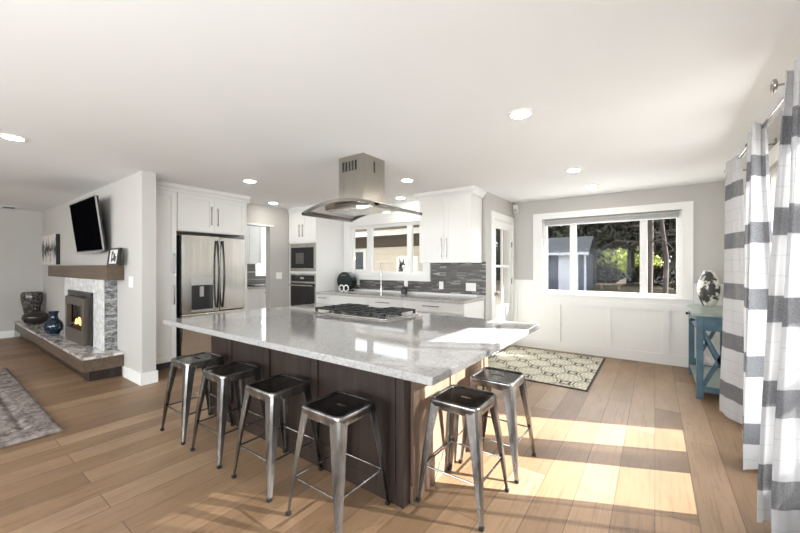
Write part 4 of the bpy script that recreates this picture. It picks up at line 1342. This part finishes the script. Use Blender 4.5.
# bench
bn = thing('garden_bench', 'pale plank bench standing under the trees in the garden', 'bench', (-1.95, 22, .1))
MB().box(-2.57, -1.32, 21.85, 22.2, .38, .43).build('seat', 'post', bn)
for xx in (-2.4, -1.6): MB().box(xx, xx+.12, 21.9, 22.15, .08, .38).build('leg', 'post', bn)
# trees
def leaves(m, c, rx, ry, rz, n, s, rnd, droop=0.0):
    for _ in range(n):
        while True:
            p = Vector((rnd.uniform(-1, 1), rnd.uniform(-1, 1), rnd.uniform(-1, 1)))
            if p.length < 1: break
        q = Vector((c[0]+p.x*rx, c[1]+p.y*ry, c[2]+p.z*rz))
        a = Vector((rnd.gauss(0, 1), rnd.gauss(0, 1), rnd.gauss(0, 1)-droop)).normalized()
        b_ = a.orthogonal().normalized(); b_.rotate(Matrix.Rotation(rnd.uniform(0, 6.28), 3, a))
        L_ = s*rnd.uniform(.6, 1.5); W_ = s*rnd.uniform(.25, .5)
        v = [m.bm.verts.new(q+a*L_*.5), m.bm.verts.new(q+b_*W_*.5), m.bm.verts.new(q-a*L_*.5), m.bm.verts.new(q-b_*W_*.5)]
        m.bm.faces.new(v)
def tree(x, y, r, h_, crown, lb, seed, leafmat='leaf', nm='conifer_tree', n=2600, s=.30, grp='trees behind the garden'):
    rnd = random.Random(seed)
    t = thing(nm, lb, 'tree', (x, y, .2), grp)
    k = MB()
    pts = [(x+rnd.uniform(-.06, .06)*i, y, .15+h_*i/6) for i in range(7)]
    k.tube(pts, [r*(1.25-.13*i) for i in range(7)], 12); k.build('trunk', 'bark', t, True)
    if rnd.random() < 2:
        k = MB()
        for i in range(16):
            z_ = .6+rnd.uniform(.3, .9)*h_*.6; a_ = rnd.uniform(0, 6.28); L_ = rnd.uniform(.8, 2.0)
            k.tube([(x, y, z_), (x+math.cos(a_)*L_*.6, y+math.sin(a_)*L_*.6, z_+.1), (x+math.cos(a_)*L_, y+math.sin(a_)*L_, z_-.35)], [.03, .02, .006], 5)
        k.build('branches', 'bark', t)
    if crown:
        k = MB()
        cz0, cz1, rr = crown
        for i in range(12):
            zc = cz0+(cz1-cz0)*(i+.5)/12; rad = rr*(1-.6*i/12)
            leaves(k, (x, y, zc), rad, rad, (cz1-cz0)/13, n//12, s, rnd, .6)
        k.build('foliage', leafmat, t)
    return t
tree(-.20, 17.2, .105, 9, (3.6, 9, 2.2), 'reddish-brown tree trunk behind the mullion of the dining window', 1, n=1500)
tree(.345, 18.4, .08, 9, (4.2, 9, 2.4), 'grey tree trunk with bare twigs in the right window lite', 2, n=1500)
for i, (x, y, cz0, cz1, rr, lb) in enumerate(((-7.5, 27, .8, 9, 3.0, 'dark conifer rising behind the shed roof'),
    (-3.4, 26.5, 2.6, 9, 2.8, 'dark conifer directly right of the shed'),
    (-1.4, 30, 3.0, 9.5, 3.2, 'dark drooping conifer above the garden bench'),
    (1.2, 27, 2.2, 9, 2.8, 'dark conifer behind the reddish trunk'),
    (3.2, 24, 1.0, 9, 2.8, 'dark conifer at the right edge of the dining window view'),
    (-5.2, 32, .5, 10, 3.2, 'dark distant conifer farthest back beyond the shed'),
    (3.6, 30, .4, 10, 3.2, 'dark distant conifer farthest back between the two bare trunks'), (-11, 30, .5, 10, 4.0, 'dark broad conifer far left behind the shed, seen through the glass door'), (-14, 24, .5, 10, 3.6, 'dark conifer framed by the left panes of the glass door'), (-5.5, 44, .3, 12, 5, 'tall dark conifer at the very back left of the bushes'), (2.0, 45, .3, 12, 5.5, 'tall dark conifer at the very back right of the bushes'))):
    tree(x, y, .22, 9, (cz0, cz1, rr), lb, 10+i, n=5200, s=.46)
for i, (x, y, lb) in enumerate(((-3.2, 34, 'sunlit yellow-green bush left behind the garden bench'), (-1.2, 35.5, 'sunlit yellow-green bush right behind the garden bench'))):
    rnd = random.Random(40+i)
    k = MB(); leaves(k, (x, y, 1.6), 1.7, 1.4, 1.5, 1500, .32, rnd)
    tag(k.build('garden_bush', 'brightleaf'), lb, 'bush', 'sunlit bushes')
for i, (x, y, lb) in enumerate(((-3.2, 29, 'low dark shrub beside the shed corner'), (1.9, 20.5, 'low dark shrub at the foot of the grey trunk'), (-.3, 30, 'low dark shrub behind the reddish trunk'), (-2.4, 40, 'tall dark shrub at the very back behind the sunlit bushes'), (1.5, 41, 'tall dark shrub at the very back right of the sunlit bushes'))):
    rnd = random.Random(60+i)
    k = MB(); leaves(k, (x, y, .75 if i < 3 else 2.2), 1.5 if i < 3 else 3.2, 1.2, .7 if i < 3 else 2.6, 1300 if i < 3 else 2600, .28, rnd)
    tag(k.build('garden_shrub', 'leaf'), lb, 'shrub', 'dark shrubs under the trees')
# house wing across the patio, seen through the kitchen window
hw = thing('house_wing', 'beige lap-sided house wing across the patio seen through the sink window', 'building', (-6.5, 8.2, -.1))
k = MB()
k.box(-9.4, -3.2, 8.2, 8.35, -.12, 1.92)
zz = -.1
while zz < 1.84:
    k.prism([(8.2, zz), (8.150, zz), (8.195, zz+.135), (8.2, zz+.135)], -6.98, -3.2, 'x'); zz += .14
k.build('siding_wall', 'siding', hw)
MB().box(-9.4, -3.2, 8.12, 8.35, 1.92, 2.26).build('brown_band', 'brownband', hw)  # dark brown band between the siding and the soffit
MB().box(-9.6, -3.0, 7.2, 7.3, 2.17, 2.34).build('gutter', 'white', hw)
MB().box(-9.6, -3.0, 6.9, 8.35, 2.36, 2.42).build('soffit', 'siding', hw)
MB().box(-9.6, -3.0, 6.92, 7.0, 2.28, 2.358).build('beam', 'brownband', hw)
MB().box(-7.10, -6.98, 8.08, 8.2, -.12, 1.92).build('corner_board', 'white', hw)
q = MB(); q.box(-7.85, -7.72, 8.15, 8.199, 1.05, 2.0 - .1); q.box(-7.30, -7.20, 8.15, 8.199, 1.05, 1.9); q.box(-7.72, -7.30, 8.15, 8.199, 1.05, 1.15); q.box(-7.72, -7.30, 8.15, 8.199, 1.80, 1.9)
wf = q.build('window_frame', 'white', hw)
MB().box(-7.72, -7.30, 8.17, 8.199, 1.15, 1.80).build('window_glass', 'blackglass', wf)
tag(MB().box(-5.62, -4.95, 7.6, 8.05, -.12, 1.62, .02).build('patio_cabinet', 'white'), 'white upright patio cabinet outside the sink window', 'cabinet')
tag(MB().box(-2.50, -2.32, 6.95, 7.1, -.12, 2.5, .006).build('patio_post', 'post'), 'tan timber patio post seen through the right panes of the glass door', 'post')
# small black and white ornament hanging outside the glass
k = MB()
orn = thing('window_ornament', 'small black and white animal ornament just outside the sink window', 'ornament', (-3.62, 5.05, 1.30))
k.lathe((-3.64, 5.05, 1.225), [(.03, 0), (.045, .03), (.05, .08), (.035, .13), (.02, .15)], 14, 1, .5); k.lathe((-3.61, 5.05, 1.35), [(.015, -.03), (.05, .0), (.055, .03), (.03, .07), (.01, .075)], 14, 1.2, .5)
k.build('body', 'black', orn, True)
k = MB(); k.tube([(-3.65, 5.05, 1.41), (-3.665, 5.05, 1.50)], [.018, .004], 8); k.tube([(-3.59, 5.05, 1.41), (-3.57, 5.05, 1.49)], [.018, .004], 8); k.build('ears', 'black', orn, True)
k = MB(); k.lathe((-3.565, 5.03, 1.33), [(.012, -.02), (.035, 0), (.035, .03), (.012, .05)], 12, 1, .6); k.build('muzzle', 'plastic', orn, True)
tag(MB().box(-4.3, -3.0, 5.0, 5.12, 1.17, 1.224).build('outside_ledge', 'white'), 'white ledge outside below the sink window', 'ledge')
